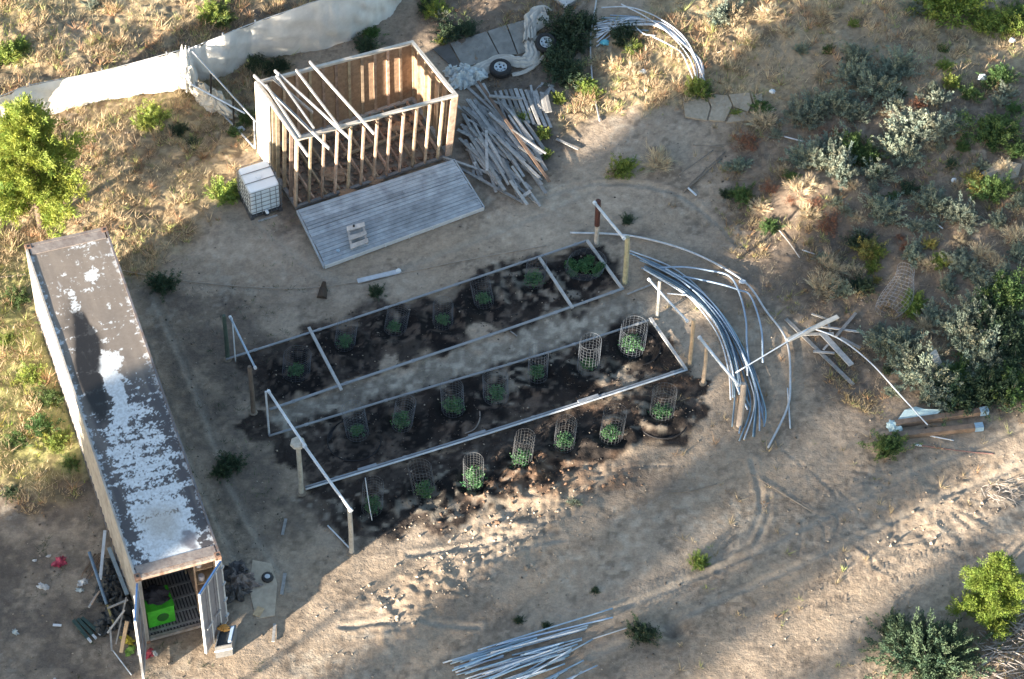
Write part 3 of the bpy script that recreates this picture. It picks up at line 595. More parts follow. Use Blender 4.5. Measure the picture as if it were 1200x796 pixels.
for i in range(7): LP.append(((619+i*3.5+random.uniform(-2, 2), 106+i*.5), (622+i*3.8, 132+random.uniform(-6, 3))))
for a, b_ in (((636, 97), (615, 125)), ((648, 100), (628, 122)), ((645, 103), (632, 135)), ((642, 98), (650, 108)), ((622, 100), (627, 130))): LP.append((a, b_))
for i in range(85):
    x = random.uniform(540, 600); y = 115+random.random()*60; L = random.uniform(30, 80); q = rad(random.gauss(52, 13)); LP.append(((x, y), (min(x+L*math.cos(q), 635), min(y+L*math.sin(q), 232))))
for i, (a, b_) in enumerate(LP):
    z = .04+(i % 9)*.022+random.uniform(0, .02); m = wood_grey()
    lab, gr = LL, LG
    if i == 1: m, lab, gr = wood_brown(), 'long reddish brown plank running down across the lumber heap', None; z = .34
    if i == 14: lab, gr = 'pale plank sticking out of the heap towards the deck corner', None
    plank(a, b_, random.choice((.07, .09, .11, .09)), random.choice((.03, .04)), z, max(.03, z-random.uniform(0, .15)), m, lab, group=gr)
plank((573, 112.5), (612, 116), .1, .04, .36, label='plank lying crosswise over the parallel slats of the heap')
plank((652, 163), (678, 175), .08, .03, .05, label='short pale plank right of the lumber heap on the dry grass')
plank((600, 152), (640, 180), .05, .03, .3, label='thin pale strip across the right edge of the lumber heap')

# ------------------------------------------------------------------ SHEETS, CLOTH AND WHEELS behind the shed
def quad(P, th, z, m, name, label, cat, zoff=None, group=None):
    c = [G(x, y, z+(zoff[i] if zoff else 0)) for i, (x, y) in enumerate(P)]; n = len(c); up = Vector((0, 0, th))
    f = [tuple(range(n, 2*n))[::-1], tuple(range(n))]+[(i, n+i, n+(i+1) % n, (i+1) % n) for i in range(n)]
    return tag(MB().add(c+[p+up for p in c], f).build(name, m), label, cat, group)
sm = mat('grey_sheet', (.2, .195, .18), .8, .3, 3, bump=.2)
quad([(527.5, 51), (570, 37.5), (585, 66), (544, 80)], .02, .03, sm, 'board_sheet', 'grey sheet of board on the ground nearest the shed back corner', 'sheet')
quad([(571.5, 37), (593, 30), (606, 64), (586.5, 66)], .02, .03, sm, 'board_sheet', 'grey sheet of board between two others behind the wheels', 'sheet')
quad([(594.5, 29.5), (615, 24), (622, 60), (607.5, 64)], .02, .035, sm, 'board_sheet', 'grey sheet of board half under the crumpled cloth', 'sheet')
quad([(507, 58), (526, 52), (541, 80), (533, 82)], .02, .03, mat('dark_sheet', (.09, .085, .08), .85, .3, 3), 'ground_sheet', 'dark ground sheet beside the shed back corner', 'sheet')
bx = thing('flat_box', G(664, 0), 'flat grey box at the top edge of the photo', 'box')
def QM(P):
    c = [G(x, y) for x, y in P]
    return lambda a, b_, z: (c[0]*(1-a)+c[1]*a)*(1-b_)+(c[3]*(1-a)+c[2]*a)*b_+Vector((0, 0, z))
q_ = QM([(640, -8), (668, -14), (676, 3), (662, 12)]); MB().box((0, 0, 0), (1, 1, .16), q_).build('box_body', mat('grey_box', (.35, .35, .34), .7, .2, 4), bx); MB().box((-.03, -.03, .161), (1.03, 1.03, .19), q_).build('lid', mat('grey_box_lid', (.42, .42, .42), .7, .2, 4), bx)
def ribbon(P, W, z, m, name, label, cat, seed=0, h=.14, n=10, cross=14, fold=1.0):
    c = spline([G(x, y, z) for x, y in P], n); V_ = []; f = []; N = len(c)
    for i, p in enumerate(c):
        t = (c[min(i+1, N-1)]-c[max(i-1, 0)]); t.z = 0; t.normalize(); s_ = Vector((-t.y, t.x, 0)); wd = np.interp(i/(N-1), np.linspace(0, 1, len(W)), W)
        for k in range(cross):
            a = k/(cross-1)-.5; wv = wd*(1+float(vnoise(i*.13, seed, .3, seed))*.35)
            prof = math.sqrt(max(0, 1-(2*a)**2))
            zz = h*prof*(.75+.7*float(vnoise(a*9+seed, i*.06, .6, seed+1))+.35*math.sin(a*24+float(vnoise(i*.1, 3, .5, seed+2))*6)*fold)
            V_.append(p+s_*(a*wv+float(vnoise(i*.2, k*.5, .7, seed+6))*.03)+Vector((0, 0, max(zz, .0))))
    for i in range(N-1):
        for k in range(cross-1): f.append((i*cross+k, i*cross+k+1, (i+1)*cross+k+1, (i+1)*cross+k))
    lo = len(V_)                   # underside so that it is a closed body
    V_ += [Vector((q.x, q.y, q.z-.02)) for q in V_]
    f += [(d+lo, c_+lo, b_+lo, a_+lo) for a_, b_, c_, d in f]
    return tag(MB().add(V_, f).build(name, m, smooth=True), label, cat)
cm_ = mat('old_canvas', (.5, .47, .42), .9, .12, 4, bump=.3)
ribbon([(541, 92), (556, 86), (570, 78), (590, 70), (606, 73), (618, 72), (624, 64), (624, 52), (622, 44)], [.45, .6, .55, .5, .45, .5, .5, .5, .45], .04, cm_, 'crumpled_canvas', 'long crumpled pale canvas snaking between the two wheels', 'canvas', 1)
ribbon([(621, 50), (622, 36), (628, 24), (634, 16), (640, 18)], [.4, .45, .75, .8, .5], .06, cm_, 'crumpled_canvas', 'bunched end of pale canvas above the right-hand wheel', 'canvas', 5, h=.22)
for i, (x, y, s) in enumerate(((531, 87, .5), (536, 98, .55), (546, 94, .6), (552, 88, .5), (560, 92, .55), (545, 84, .45))):
    lump('crumpled_plastic', G(x, y, .05), s, s*.8, .24, mat('pale_plastic_film', (.48, .52, .53), .5, .2, 8), 'crumpled pale plastic film, %s of the bunch by the lumber heap' % ['leftmost', 'lower left piece', 'biggest piece', 'upper middle piece', 'rightmost', 'topmost'][i], 'plastic film', 'crumpled plastic film by the shed corner', seed=i+2, rz=i, crumple=.7, n=30)
ribbon([(600, 88), (615, 84), (628, 76), (637, 66)], [.12, .14, .12, .1], .04, cm_, 'canvas_strip', 'thin canvas strip on the ground below the right-hand wheel', 'canvas', 8, h=.05)
def wheel(px, py, rad_, tilt, label):
    c = G(px, py, .18); ax = Vector((tilt[0], tilt[1], 1)).normalized()
    t = thing('wheel', c, label, 'wheel', 'loose wheels on the canvas behind the shed'); r = rad_; w2 = .115
    MB().lathe(c, [(r*.58, -w2*.2), (r*.62, -w2), (r*.9, -w2), (r*.99, -w2*.6), (r, 0), (r*.99, w2*.6), (r*.9, w2), (r*.62, w2), (r*.58, w2*.2)], 28, ax).build('tyre', mat('tyre_rubber', (.018, .018, .02), .8, .3, 10), t, smooth=True)
    rm_ = MB().lathe(c, [(r*.57, -w2*.7), (r*.57, w2*.9), (r*.53, w2*.95), (r*.5, w2*.4), (r*.28, w2*.25), (r*.24, w2*.62), (r*.16, w2*.62)], 24, ax).build('rim', mat('wheel_rim', (.55, .6, .63), .35, .1, 6, metal=.3, bump=0), t, smooth=False)
    a = ax.orthogonal().normalized(); b_ = ax.cross(a)
    for k in range(6):
        q = k*math.pi/3; p = c+(a*math.cos(q)+b_*math.sin(q))*r*.4
        MB().lathe(p, [(r*.075, w2*.3), (r*.075, w2*.42), (r*.04, w2*.43)], 8, ax).build('rim_hole', black(), rm_)
    MB().lathe(c, [(r*.12, w2*.6), (r*.12, w2*.72), (r*.05, w2*.74)], 10, ax).build('hub_cap', black(), rm_)
wheel(586.5, 80.5, .35, (0, -.12), 'black tyred wheel with white rim lying on the canvas, left of the pair')
wheel(639.5, 51, .34, (.12, -.35), 'black tyred wheel tipped against a shrub, right of the pair')

# ------------------------------------------------------------------ WHITE FABRIC FENCE top left
def fence(base, tops, name, label, seed):
    """base: ground pixels; tops: rows where the top edge shows above them"""
    B = []; n_ = len(base)
    for (x, y), (tx, ty) in zip(base, tops):
        b_, h = post_top(x, y, ty); tp = G(tx, ty, h+b_.z, True); B.append((b_, tp))
    t = thing(name, B[0][0], label, 'fence'); lo = spline([q[0] for q in B], 14); hi = spline([q[1] for q in B], 14); rows = 16; V_ = []; f = []
    for i, (a, c) in enumerate(zip(lo, hi)):
        for k in range(rows):
            s_ = k/(rows-1); p = a.lerp(c, s_); bulge = math.sin(s_*math.pi)*(.05+.12*float(vnoise(i*.14, seed, 1.1, seed)))+float(vnoise(i*.16+k*.2, k*.1, .4, seed+1))*.1+float(vnoise(i*.3, k*.04, .25, seed+4))*.08
            p = p+Vector((.35, -.9, 0))*bulge; V_.append(p)
    N = len(lo)
    for i in range(N-1):
        for k in range(rows-1): f.append((i*rows+k, (i+1)*rows+k, (i+1)*rows+k+1, i*rows+k+1))
    L = len(V_); V_ += [p+Vector((-.004, .012, 0)) for p in V_]; f += [(a, b2, c2, d2) for d2, c2, b2, a in [(q[0]+L, q[1]+L, q[2]+L, q[3]+L) for q in f]]
    MB().add(V_, f).build('cloth', cloth_white(), t, smooth=True)
    for i in range(0, N, 14):
        MB().tube([lo[i]+Vector((-.06, .13, -.05)), hi[i]+Vector((-.03, .09, .03))], .025, 6).build('post', steel(), t)
    MB().tube([p+Vector((0, .03, .01)) for p in hi], .012, 5).build('top_wire', steel(), t)
    return t
fence([(-60, 182), (0, 165), (50, 140), (125, 119), (200, 107), (214, 100)], [(-60, 133), (0, 114), (35, 101), (120, 84), (196, 64), (213, 59)], 'fabric_fence', 'white fabric windbreak fence running off the left edge of the photo', 3)
fence([(226, 97), (260, 90), (300, 71), (380, 58), (430, 36), (462, 14), (476, -12), (480, -40)], [(222, 58), (262, 42), (300, 27), (378, 0), (425, -15), (458, -34), (472, -58), (478, -86)], 'fabric_fence', 'white fabric windbreak fence curving up behind the shed, dappled with shade', 9)
lump('cloth_flap', G(250, 122, .0), 1.7, .7, .5, mat('worn_cloth', (.6, .54, .45), .9, .15, 4), 'gathered end of pale fence cloth slumped on the ground by the steel frame', 'cloth', seed=6, rz=-.75, crumple=.4, n=34)
lump('cloth_bundle', G(221, 100, .2), .5, .8, 1.3, cloth_white(), 'gathered white cloth hanging where the two fabric fences meet', 'cloth', seed=16, rz=.3, crumple=.5, n=30)
fr = thing('steel_frame', G(262, 135), 'bare steel fence frame leaning between white cloth and shed', 'frame')
def fp(P, Z, r=.028): return MB().tube([G(x, y, z, True) for (x, y), z in zip(P, Z)], r, 6)
fp([(225, 60), (300, 143)], [1.55, 1.1]).build('rail', steel(), fr); fp([(222, 98), (287, 133)], [.75, .95]).build('rail', pvc(), fr); fp([(249, 121), (299, 174)], [.1, .1], .035).build('rail', steel(), fr)
fp([(247, 121), (247, 87)], [.1, 1.3], .03).build('upright', black(), fr); fp([(274, 148), (273, 116)], [.1, 1.2], .03).build('upright', black(), fr); fp([(299, 174), (298, 142)], [.1, 1.12], .03).build('upright', pvc(), fr)
fp([(214, 60), (227, 98)], [1.6, .3], .03).build('upright', wood_grey(), fr)
lump('cloth_scrap', G(281, 152, .05), .3, .2, .12, pvc(), 'small pale scrap caught on the foot of the steel frame', 'scrap', seed=4)

# ------------------------------------------------------------------ GARDEN: rails, posts, cages, plants
pcs = steel()
rail = mat('garden_pipe', (.22, .24, .27), .5, .15, 4, bump=0, objvar=.1)
RG = [([(265, 421), (400, 378), (560, 325), (688, 282)], 'long pipe along the far edge of the upper bed', .034), ([(316, 480), (430, 441), (600, 384), (731, 338)], 'long pipe along the near edge of the upper bed', .04),
      ([(315, 511), (480, 461), (620, 420), (762, 375)], 'long pipe along the far edge of the lower bed', .034), ([(358, 571), (500, 528), (650, 481), (805, 431)], 'double pipe between the cages of the middle and front rows', .034)]
for P, lb, r in RG:
    t = thing('bed_rail', G(*P[0]), lb, 'pipe'); L = pts(P, .1)
    Z = [p.z for p in L]; MB().tube(spline(L, 6), r, 8).build('pipe', rail, t, smooth=True)
    S_ = spline(L, 6)
    for k in range(2, len(S_)-1, 3):
        d = (S_[k+1]-S_[k]).normalized(); MB().tube([S_[k]-d*.05, S_[k]+d*.05], r+.011, 8).build('coupling', rail, t)
    if 'double' in lb:
        MB().tube([p+Vector((.01, -.09, .02)) for p in S_], .03, 6).build('pipe', pvc(), t, smooth=True)
        for k in (3, 8, 13): d = (S_[k+1]-S_[k]); MB().beam(S_[k]+Vector((0, 0, .04)), S_[k]+d*.8+Vector((0, 0, .04)), .1, .05).build('sleeve', rail, t)
for a, b_, lb in (((362, 384), (400, 457), 'left cross bar of the upper bed'), ((632, 302), (671, 361), 'cross bar in the right part of the upper bed'), ((688, 282), (729, 338), 'right end bar of the upper bed'), ((762, 373), (804, 433), 'right end bar of the lower bed')):
    plank(a, b_, .085, .06, .12, label='whitish '+lb, cat='bar', name='cross_bar', m=mat('bar_paint', (.38, .38, .38), .7, .2, 6))
PO = [(267, 421, 370, .06, (.05, .075, .06), 'dark green post at the far left corner of the garden'), (297, 484, 430, .065, (.13, .1, .08), 'dark wooden post left of the upper bed'), (353, 578, 520, .07, (.38, .35, .3), 'pale wooden post at the left end of the lower bed'),
      (412, 648, 597, .065, (.4, .37, .33), 'pale wooden post at the front left corner of the garden'), (698.5, 287, 236, .065, (.4, .36, .32), 'post with red-brown top behind the upper bed'), (732, 333, 278, .075, (.34, .31, .2), 'thick yellowish post at the right end of the upper bed'),
      (770, 372, 330, .05, (.28, .27, .25), 'thin grey post right of the pale sand patch'), (808, 428, 375, .06, (.45, .33, .22), 'sunlit brown post at the right end of the lower bed'), (824, 449, 400, .055, (.4, .31, .23), 'brown post beside the leaning white bar'), (866, 500, 450, .085, (.4, .33, .28), 'thick pale post among the ends of the curved pipes')]
tops = {}
for i, (x, y, ty, r, c, lb) in enumerate(PO):
    b_, h = post_top(x, y, ty); m = mat('post_wood_%d' % i, c, .9, .3, 6)
    t = thing('wooden_post', b_, lb, 'post', None)
    L = [b_+Vector((0, 0, -.1)), b_+Vector((.01, 0, h*.5)), b_+Vector((.0, .01, h*.97)), b_+Vector((0, .01, h))]
    MB().tube(L, [r*1.08, r, r*.95, r*.8], 10).build('shaft', m, t)
    if i == 4: MB().tube([b_+Vector((0, .0, h*.45)), b_+Vector((0, .01, h+.02))], r+.015, 8).build('painted_top', mat('red_brown_paint', (.07, .025, .02), .8, .3, 6), t)
    if i in (2,): MB().lathe(b_+Vector((0, 0, h)), [(.22, 0), (.2, .07), (.1, .09)], 7).build('cap_block', m, t)
    MB().lathe(b_+Vector((0, 0, 0)), [(r*2.2, -.03), (r*1.9, .03), (r*1.0, .05)], 9).build('footing', mat('packed_earth', (.2, .165, .13), .95, .2, 8), t)
    tops[i] = b_+Vector((0, 0, h))
def top_pipe(a, b_, za, zb, lb, r=.035, m=None):
    t = thing('top_rail', G(*a, za, True), lb, 'pipe'); P, Q = G(*a, za, True), G(*b_, zb, True)
    MB().tube([P, P.lerp(Q, .5)+Vector((0, 0, -.02)), Q], r, 8).build('pipe', m or pvc(), t, smooth=True)
    d = (Q-P).normalized()
    for p in (P, Q): MB().tube([p-d*.04, p+d*.04], r+.014, 8).build('end_fitting', pvc(), t)
    return P, Q
top_pipe((270, 372), (299, 431), tops[0].z, tops[1].z+.02, 'pipe bridging the two left posts of the upper bed', .03, pvcblue())
pipe([(272, 373), (276, 424)], .02, 0, pvc(), 'thin pipe leg hanging from the pipe at the far left post', zs=[tops[0].z, .02])
P3b, h3 = post_top(315.5, 510, 459)
tag(MB().tube([P3b, P3b+Vector((0, 0, h3))], .03, 7).build('pipe', pvc()), 'upright pipe leg at the left end of the lower bed', 'pipe')
top_pipe((315, 459), (357, 522), P3b.z+h3, tops[2].z+.12, 'white pipe from upright leg to the pale post', .04, pvc()); top_pipe((357, 523), (411, 598), tops[2].z+.12, tops[3].z+.04, 'white pipe between the two pale posts at the front left', .045, pvc())
top_pipe((697, 238), (731, 279), tops[4].z+.06, tops[5].z+.05, 'white pipe joining the two posts at the upper right of the garden', .045); top_pipe((761, 328), (805, 376), tops[6].z+.05, tops[7].z+.03, 'white pipe between thin grey post and sunlit brown post', .035)
top_pipe((820, 396), (865, 451), tops[8].z+.05, tops[9].z+.04, 'white pipe reaching over to the thick pale post', .045)
pipe([(384, 616), (413, 646)], .022, .05, pvc(), 'thin white pipe on the ground by the front left post')
pipe([(782, 344), (804, 346)], .02, .04, pvc(), 'short white pipe on the sand behind the sunlit post')
plank((735, 345), (765, 333), .05, .03, .05, label='grey batten between upper bed and thin grey post')
plank((419, 329.5), (468, 318), .16, .03, .05, m=mat('grey_strip', (.4, .43, .47), .6, .2, 4), label='flat grey strip lying parallel to the deck edge')
lump('white_jug', G(467, 318, .05), .16, .12, .1, pvc(), 'small white object at the end of the grey strip', 'jug', seed=2, crumple=.1)
# cages
def cage_mesh(D, H, seed, nr=10, nv=20):
    r_ = random.Random(seed); m = MB(); e = 1+r_.uniform(-.07, .07); ln = (r_.uniform(-.14, .14), r_.uniform(-.1, .1)); R = D/2
    def c(a, z): return Vector((R*e*math.cos(a)*(1+.03*math.sin(2*a+seed))+ln[0]*z/H, R/e*math.sin(a)+ln[1]*z/H, z))
    for k in range(nr): m.tube([c(2*math.pi*j/20, .03+(H-.03)*k/(nr-1)) for j in range(20)], .0027, 3, closed=True)
    for k in range(nv): a = 2*math.pi*k/nv; m.tube([c(a, 0), c(a, H)], .0027, 3, cap=False)
    rim = MB().tube([c(2*math.pi*j/20, H+.004) for j in range(20)], .0032, 4, closed=True)
    return m, rim
def foliage_pts(npt, nleaf, shape, size, seed, tip=None, aspect=.45, nshoot=None):
    pass
def leafy(name, m, centers, dirs, n_per, length, spread, lw, ll, seed, tintf=None, parent=None, up=.5):
    """shoots: leaves (quads) distributed along stems starting at centers, running along dirs"""
    r_ = np.random.default_rng(seed); ns = len(centers); C_ = np.repeat(centers, n_per, 0); D_ = np.repeat(dirs, n_per, 0); Ln = np.repeat(np.asarray(length)*np.ones(ns), n_per)
    t = r_.random(len(C_))**.8; P = C_+D_*(t*Ln)[:, None]+r_.normal(0, 1, C_.shape)*(spread*(1-.4*t))[:, None]
    ax = D_*up+r_.normal(0, .6, C_.shape); ax /= np.linalg.norm(ax, axis=1)[:, None]
    sd = np.cross(ax, r_.normal(0, 1, C_.shape)); sd /= np.linalg.norm(sd, axis=1)[:, None]
    L_ = (ll*(.6+.8*r_.random(len(P))))[:, None]; W_ = (lw*(.7+.6*r_.random(len(P))))[:, None]
    V_ = np.stack([P-sd*W_*.3, P+ax*L_*.5-sd*W_*.6, P+ax*L_, P+ax*L_*.5+sd*W_*.6], 1).reshape(-1, 3)
    q = np.arange(len(P))*4; Fq = np.stack([q, q+1, q+2, q+3], 1)
    ts = .8+.4*np.repeat(r_.random(ns), n_per)+.3*(r_.random(len(P))-.5); hue_ = np.repeat(r_.normal(0, .08, ns), n_per)
    T_ = np.stack([ts*(1+hue_), ts, ts*(1-hue_*.6)], 1)
    return npmesh(name, V_, Fq, m, parent, np.repeat(T_, 4, 0), 'tint')
leafm = {
 'garden': mat('garden_leaf', (.055, .145, .055), .6, .25, 8, attr='tint', trans=.25, bump=0),
 'sage': mat('sage_leaf', (.19, .225, .17), .8, .2, 5, attr='tint', objvar=.15, hue=.01, trans=.15, bump=0),
 'pale': mat('pale_sage_leaf', (.2, .23, .18), .8, .2, 5, attr='tint', objvar=.12, trans=.15, bump=0),
 'green': mat('shrub_leaf', (.08, .14, .04), .7, .25, 5, attr='tint', objvar=.2, hue=.015, trans=.3, bump=0),
 'dark': mat('dark_shrub_leaf', (.04, .07, .035), .7, .25, 5, attr='tint', objvar=.2, trans=.2, bump=0),
 'bright': mat('bright_shrub_leaf', (.19, .25, .05), .7, .25, 5, attr='tint', objvar=.15, hue=.01, trans=.35, bump=0),
 'yellow': mat('yellow_shrub_leaf', (.33, .28, .08), .8, .25, 5, attr='tint', objvar=.15, trans=.3, bump=0),
 'straw': mat('straw_blade', (.5, .41, .28), .85, .2, 5, attr='tint', objvar=.15, trans=.3, bump=0),
 'rust': mat('rusty_weed', (.22, .1, .06), .85, .25, 5, attr='tint', trans=.2, bump=0),
 'pine2': mat('green_pine_needles', (.14, .2, .03), .7, .3, 3, attr='tint', trans=.35, bump=0),
 'pine': mat('pine_needles', (.22, .27, .045), .7, .3, 3, attr='tint', trans=.35, bump=0)}
bark = mat('bark', (.12, .085, .06), .9, .35, 9); twig = mat('grey_twig', (.17, .15, .13), .9, .3, 8)
def dome_dirs(n, seed, minz=.15, flat=1.0):
    r_ = np.random.default_rng(seed); d = r_.normal(0, 1, (n, 3)); d[:, 2] = np.abs(d[:, 2])*flat+minz; d /= np.linalg.norm(d, axis=1)[:, None]; return d
CG = 'wire cages over the garden plants'; PG = 'young plants in the garden'
ordn = ['first', 'second', 'third', 'fourth', 'fifth', 'sixth', 'seventh']
rows_ = [('far row', [(347, 437), (404, 403), (463, 386), (519, 378), (567, 353), (626, 331), (684, 316)]), ('middle row', [(419, 508), (471, 498), (531, 480), (581, 465), (630, 441), (689, 431), (740, 408)]), ('front row', [(436, 596), (498, 579), (555, 566), (611, 543), (661, 521), (716, 512), (775, 487)])]
wire = {'far row': mat('dark_wire', (.06, .07, .09), .6, .1, 5, bump=0), 'middle row': mat('grey_wire', (.09, .105, .13), .55, .1, 5, bump=0), 'front row': mat('galvanised_wire', (.085, .09, .1), .5, .1, 5, bump=0)}
plant0 = []
for v_ in range(3):
    P = thing('garden_plant', (0, 0, 0), 'x', 'plant'); d = dome_dirs(30, 50+v_, .5)
    leafy('foliage', leafm['garden'], np.zeros((30, 3))+[0, 0, .05], d, 26, .3, .045, .028, .075, 60+v_, parent=P)
    MB().tube([(0, 0, -.02), (0, .01, .3)], .01, 5).build('stem', mat('green_stem', (.1, .15, .06), .8, .2, 6), P); plant0.append(P)
used = [0, 0, 0]
big = {('middle row', 6): (.78, .9), ('far row', 6): (1.1, .35), ('middle row', 3): (.72, .85), ('far row', 0): (.75, .8)}
for ri, (rn, L) in enumerate(rows_):
    for k, (x, y) in enumerate(L):
        g = G(x, y); D, H = big.get((rn, k), (random.uniform(.56, .64), random.uniform(.95, 1.15)))
        if rn == 'far row' and k not in (0, 6): H *= .8
        c = thing('wire_cage', g, 'round wire cage, %s from left in the %s of the garden' % (ordn[k], rn), 'wire cage', CG)
        m1, rim = cage_mesh(D, H, ri*7+k); 
        for mm_, nm in ((m1, 'wire_mesh'), (rim, 'rim')):
            mm_.v = [tuple(Vector(p)+g) for p in mm_.v]; mm_.build(nm, wire[rn], c)
        v_ = (k+ri) % 3
        P = plant0[v_] if not used[v_] else copy_tree(plant0[v_]); used[v_] = 1
        s = .62+.42*random.random()+(.1 if rn != 'far row' else 0)
        P.location = g; P.rotation_euler[2] = random.random()*6; P.scale = (s*1.0, s*1.0, s*random.uniform(.9, 1.3)); P['group'] = PG
        P['label'] = 'young green plant inside the %s wire cage from left in the %s' % (ordn[k], rn)
        if (rn, k) == ('far row', 6): P.scale = (.9, .9, .8)
for j, (x, y) in enumerate(((668, 312), (698, 322), (672, 322), (690, 308), (703, 316))):
    P = copy_tree(plant0[j % 3]); P.location = G(x, y); P.scale = (.6, .6, .7); tag(P, 'one of the loose young plants round the last cage of the far row', 'plant', 'loose plants in the right bed')
# fabric pots
potm = mat('black_fabric_pot', (.014, .014, .017), .9, .3, 8)
for (x, y, D, lb) in ((415, 517, 1.5, 'round black fabric pot at the left of the middle row'), (776, 492, 1.45, 'round black pot at the right end of the front row'), (745, 408, 1.4, 'round black pot at the right end of the middle row')):
    g = G(x, y); t = thing('fabric_pot', g, lb, 'pot'); R = D/2
    MB().lathe(g, [(R, -.05), (R*1.01, .02), (R*1.01, .06), (R*.985, .065), (R*.98, .01), (R*.6, .0), (R*.57, -.03)], 32).build('pot_wall', potm, t)
pipe([(562, 480), (562, 492), (556, 503), (545, 508)], .02, .05, mat('tan_hose', (.2, .17, .15), .7), 'short curved hose end in the lower bed', 'hose')
pipe([(428, 560), (432, 588), (436, 610)], .013, 0, pvc(), 'thin pale cane leaning on the first cage of the front row', 'cane', zs=[1.0, .5, .05])
plank((598, 388), (606, 394), .03, .02, .05, label='short twig in the pale patch of the upper bed', cat='twig', name='twig')
pipe([(-30, 328), (0, 325), (30, 322)], .012, .05, mat('rope', (.3, .26, .22), .9), 'thin cable on the grass at the left edge, left of the container', 'cable', name='cable')
pipe([(143, 317), (200, 327), (262, 334), (330, 338), (378, 336), (430, 328), (480, 318), (560, 302), (640, 288)], .014, .04, mat('rope', (.3, .26, .22), .9), 'long thin cable across the sand between container and garden', 'cable', name='cable')
tag(MB().tube([G(377, 350), G(379, 338, .05), G(380, 330, .22)], [.15, .1, .05], 9).build('stump', mat('burnt_wood', (.05, .035, .025), .95, .3, 9)), 'dark burnt stump on the sand below the deck', 'stump')

# ------------------------------------------------------------------ CURVED PIPES right of the garden
HG = 'curved pipes stacked right of the garden'; HL = 'pale blue curved pipe in the stack right of the garden'
HP = [[(738, 294), (790, 315), (830, 350), (860, 400), (880, 450), (884, 478), (872, 515)], [(750, 305), (800, 325), (840, 362), (868, 412), (886, 455), (884, 512)], [(752, 314), (800, 335), (840, 375), (862, 425), (871, 470), (866, 508)], [(756, 312), (805, 340), (843, 385), (858, 430), (861, 465)],
      [(745, 300), (800, 330), (850, 380), (878, 430), (890, 470), (896, 500)], [(755, 316), (810, 350), (838, 378), (855, 420), (862, 450), (876, 480)], [(760, 318), (810, 338), (846, 372), (880, 425), (893, 470), (893, 490)], [(770, 318), (820, 352), (852, 392), (872, 440), (876, 481)],
      [(765, 318), (812, 345), (835, 368), (853, 405), (862, 440), (858, 500)], [(795, 322), (832, 352), (862, 392), (884, 440), (897, 480), (895, 500)], [(780, 315), (825, 345), (856, 385), (874, 425), (876, 440)], [(800, 330), (835, 360), (860, 395), (880, 435), (889, 470), (890, 505)]]
rb3 = random.Random(8)
for k in range(7):
    P = HP[rb3.randrange(0, 9)]; q = rb3.uniform(-9, 9); HP.append([(x+q*(.4+.1*i)+rb3.uniform(-1, 1), y-q*.5+rb3.uniform(-1, 1)) for i, (x, y) in enumerate(P)])
for i, P in enumerate(HP):
    pipe(P, .024, .05+.035*(i % 6), mat('slate_pvc', (.17, .235, .3), .5, .3, 3, bump=0, objvar=.4, hue=.02) if i % 5 else pvc(), HL, group=HG)
pipe([(668, 273), (725, 275), (770, 283), (820, 300), (872, 330), (898, 365), (922, 400), (926, 450), (922, 480), (900, 525)], .035, .08, steel(), 'longest outer curved pipe arching round the right of the stack')
pipe([(772, 314), (800, 313), (830, 317), (855, 324), (867, 345), (874, 375), (875, 400), (878, 430)], .028, .2, pvcblue(), 'sharply bent pipe inside the long outer curved pipe')
pipe([(800, 324), (840, 332), (866, 340), (880, 348), (892, 385), (894, 425)], .028, .15, pvcblue(), 'second bent pipe nearer the stack of curved pipes')
pipe([(923, 455), (926, 502)], .025, .04, pvc(), 'short straight pipe lying beside the long outer curved pipe')
lump('rag', G(870, 331, .08), .22, .14, .08, pvc(), 'pale rag tied on the long outer curved pipe', 'rag', seed=9)
pipe([(862, 437), (950, 384)], .022, .3, pvc(), 'long thin white pole reaching from the curved stack to the scattered planks', 'pole', name='pole')
pipe([(950, 384), (985, 398), (1020, 425), (1055, 463), (1087, 498)], .022, 0, pvc(), 'bent white pole running down to the two timber beams', 'pole', name='pole', zs=[.2, .25, .2, .25, .3])

# upper bundle of hoops
UG = 'curved white pipes lying at the top of the photo'; UL = 'curved white pipe in the bundle at the top of the photo'
random.seed(11)
for i in range(17):
    y0 = 28+i*1.3+random.uniform(-2, 2); e = random.uniform(-7, 7); x0 = 696+random.uniform(0, 14)
    pipe([(x0, y0+random.uniform(-6, 8)), (735, 23+random.uniform(-4, 7)+e*.2), (772, 28+e*.4+random.uniform(-2, 2)), (800, 48+e*.6), (817+e*.6, 72+random.uniform(-3, 3)), (820+e*.7, 88+random.uniform(0, 8))], .022, .05+.02*(i % 7), pvc(), UL, group=UG)
for a in (((728, 5), (757, 20), (785, 40), (808, 68), (816, 92)), ((705, 9), (740, 9), (775, 23), (805, 48), (826, 95)), ((765, 43), (785, 53), (800, 64), (812, 92)), ((745, 32), (755, 40), (768, 42))): pipe(a, .022, .18, pvc(), UL, group=UG)
for a in (((705, 21), (745, 22)), ((715, 18), (750, 20)), ((712, 24), (770, 26)), ((700, 33), (760, 36))): pipe(a, .025, .1, pvcblue(), 'straight pale pipe beside the bundle of curved pipes at the top', group='straight pipes at the top')
pipe([(702, -20), (697, 12), (692, 45), (693, 80), (696, 110), (703, 142)], .028, .06, steel(), 'single long bent pole left of the upper curved pipes', 'pole', name='pole')
lump('blue_bag', G(708.5, 51, .03), .28, .2, .14, mat('cyan_plastic', (.1, .4, .5), .4, .2, 6), 'small turquoise bag beside the upper pipe bundle', 'bag', seed=5)
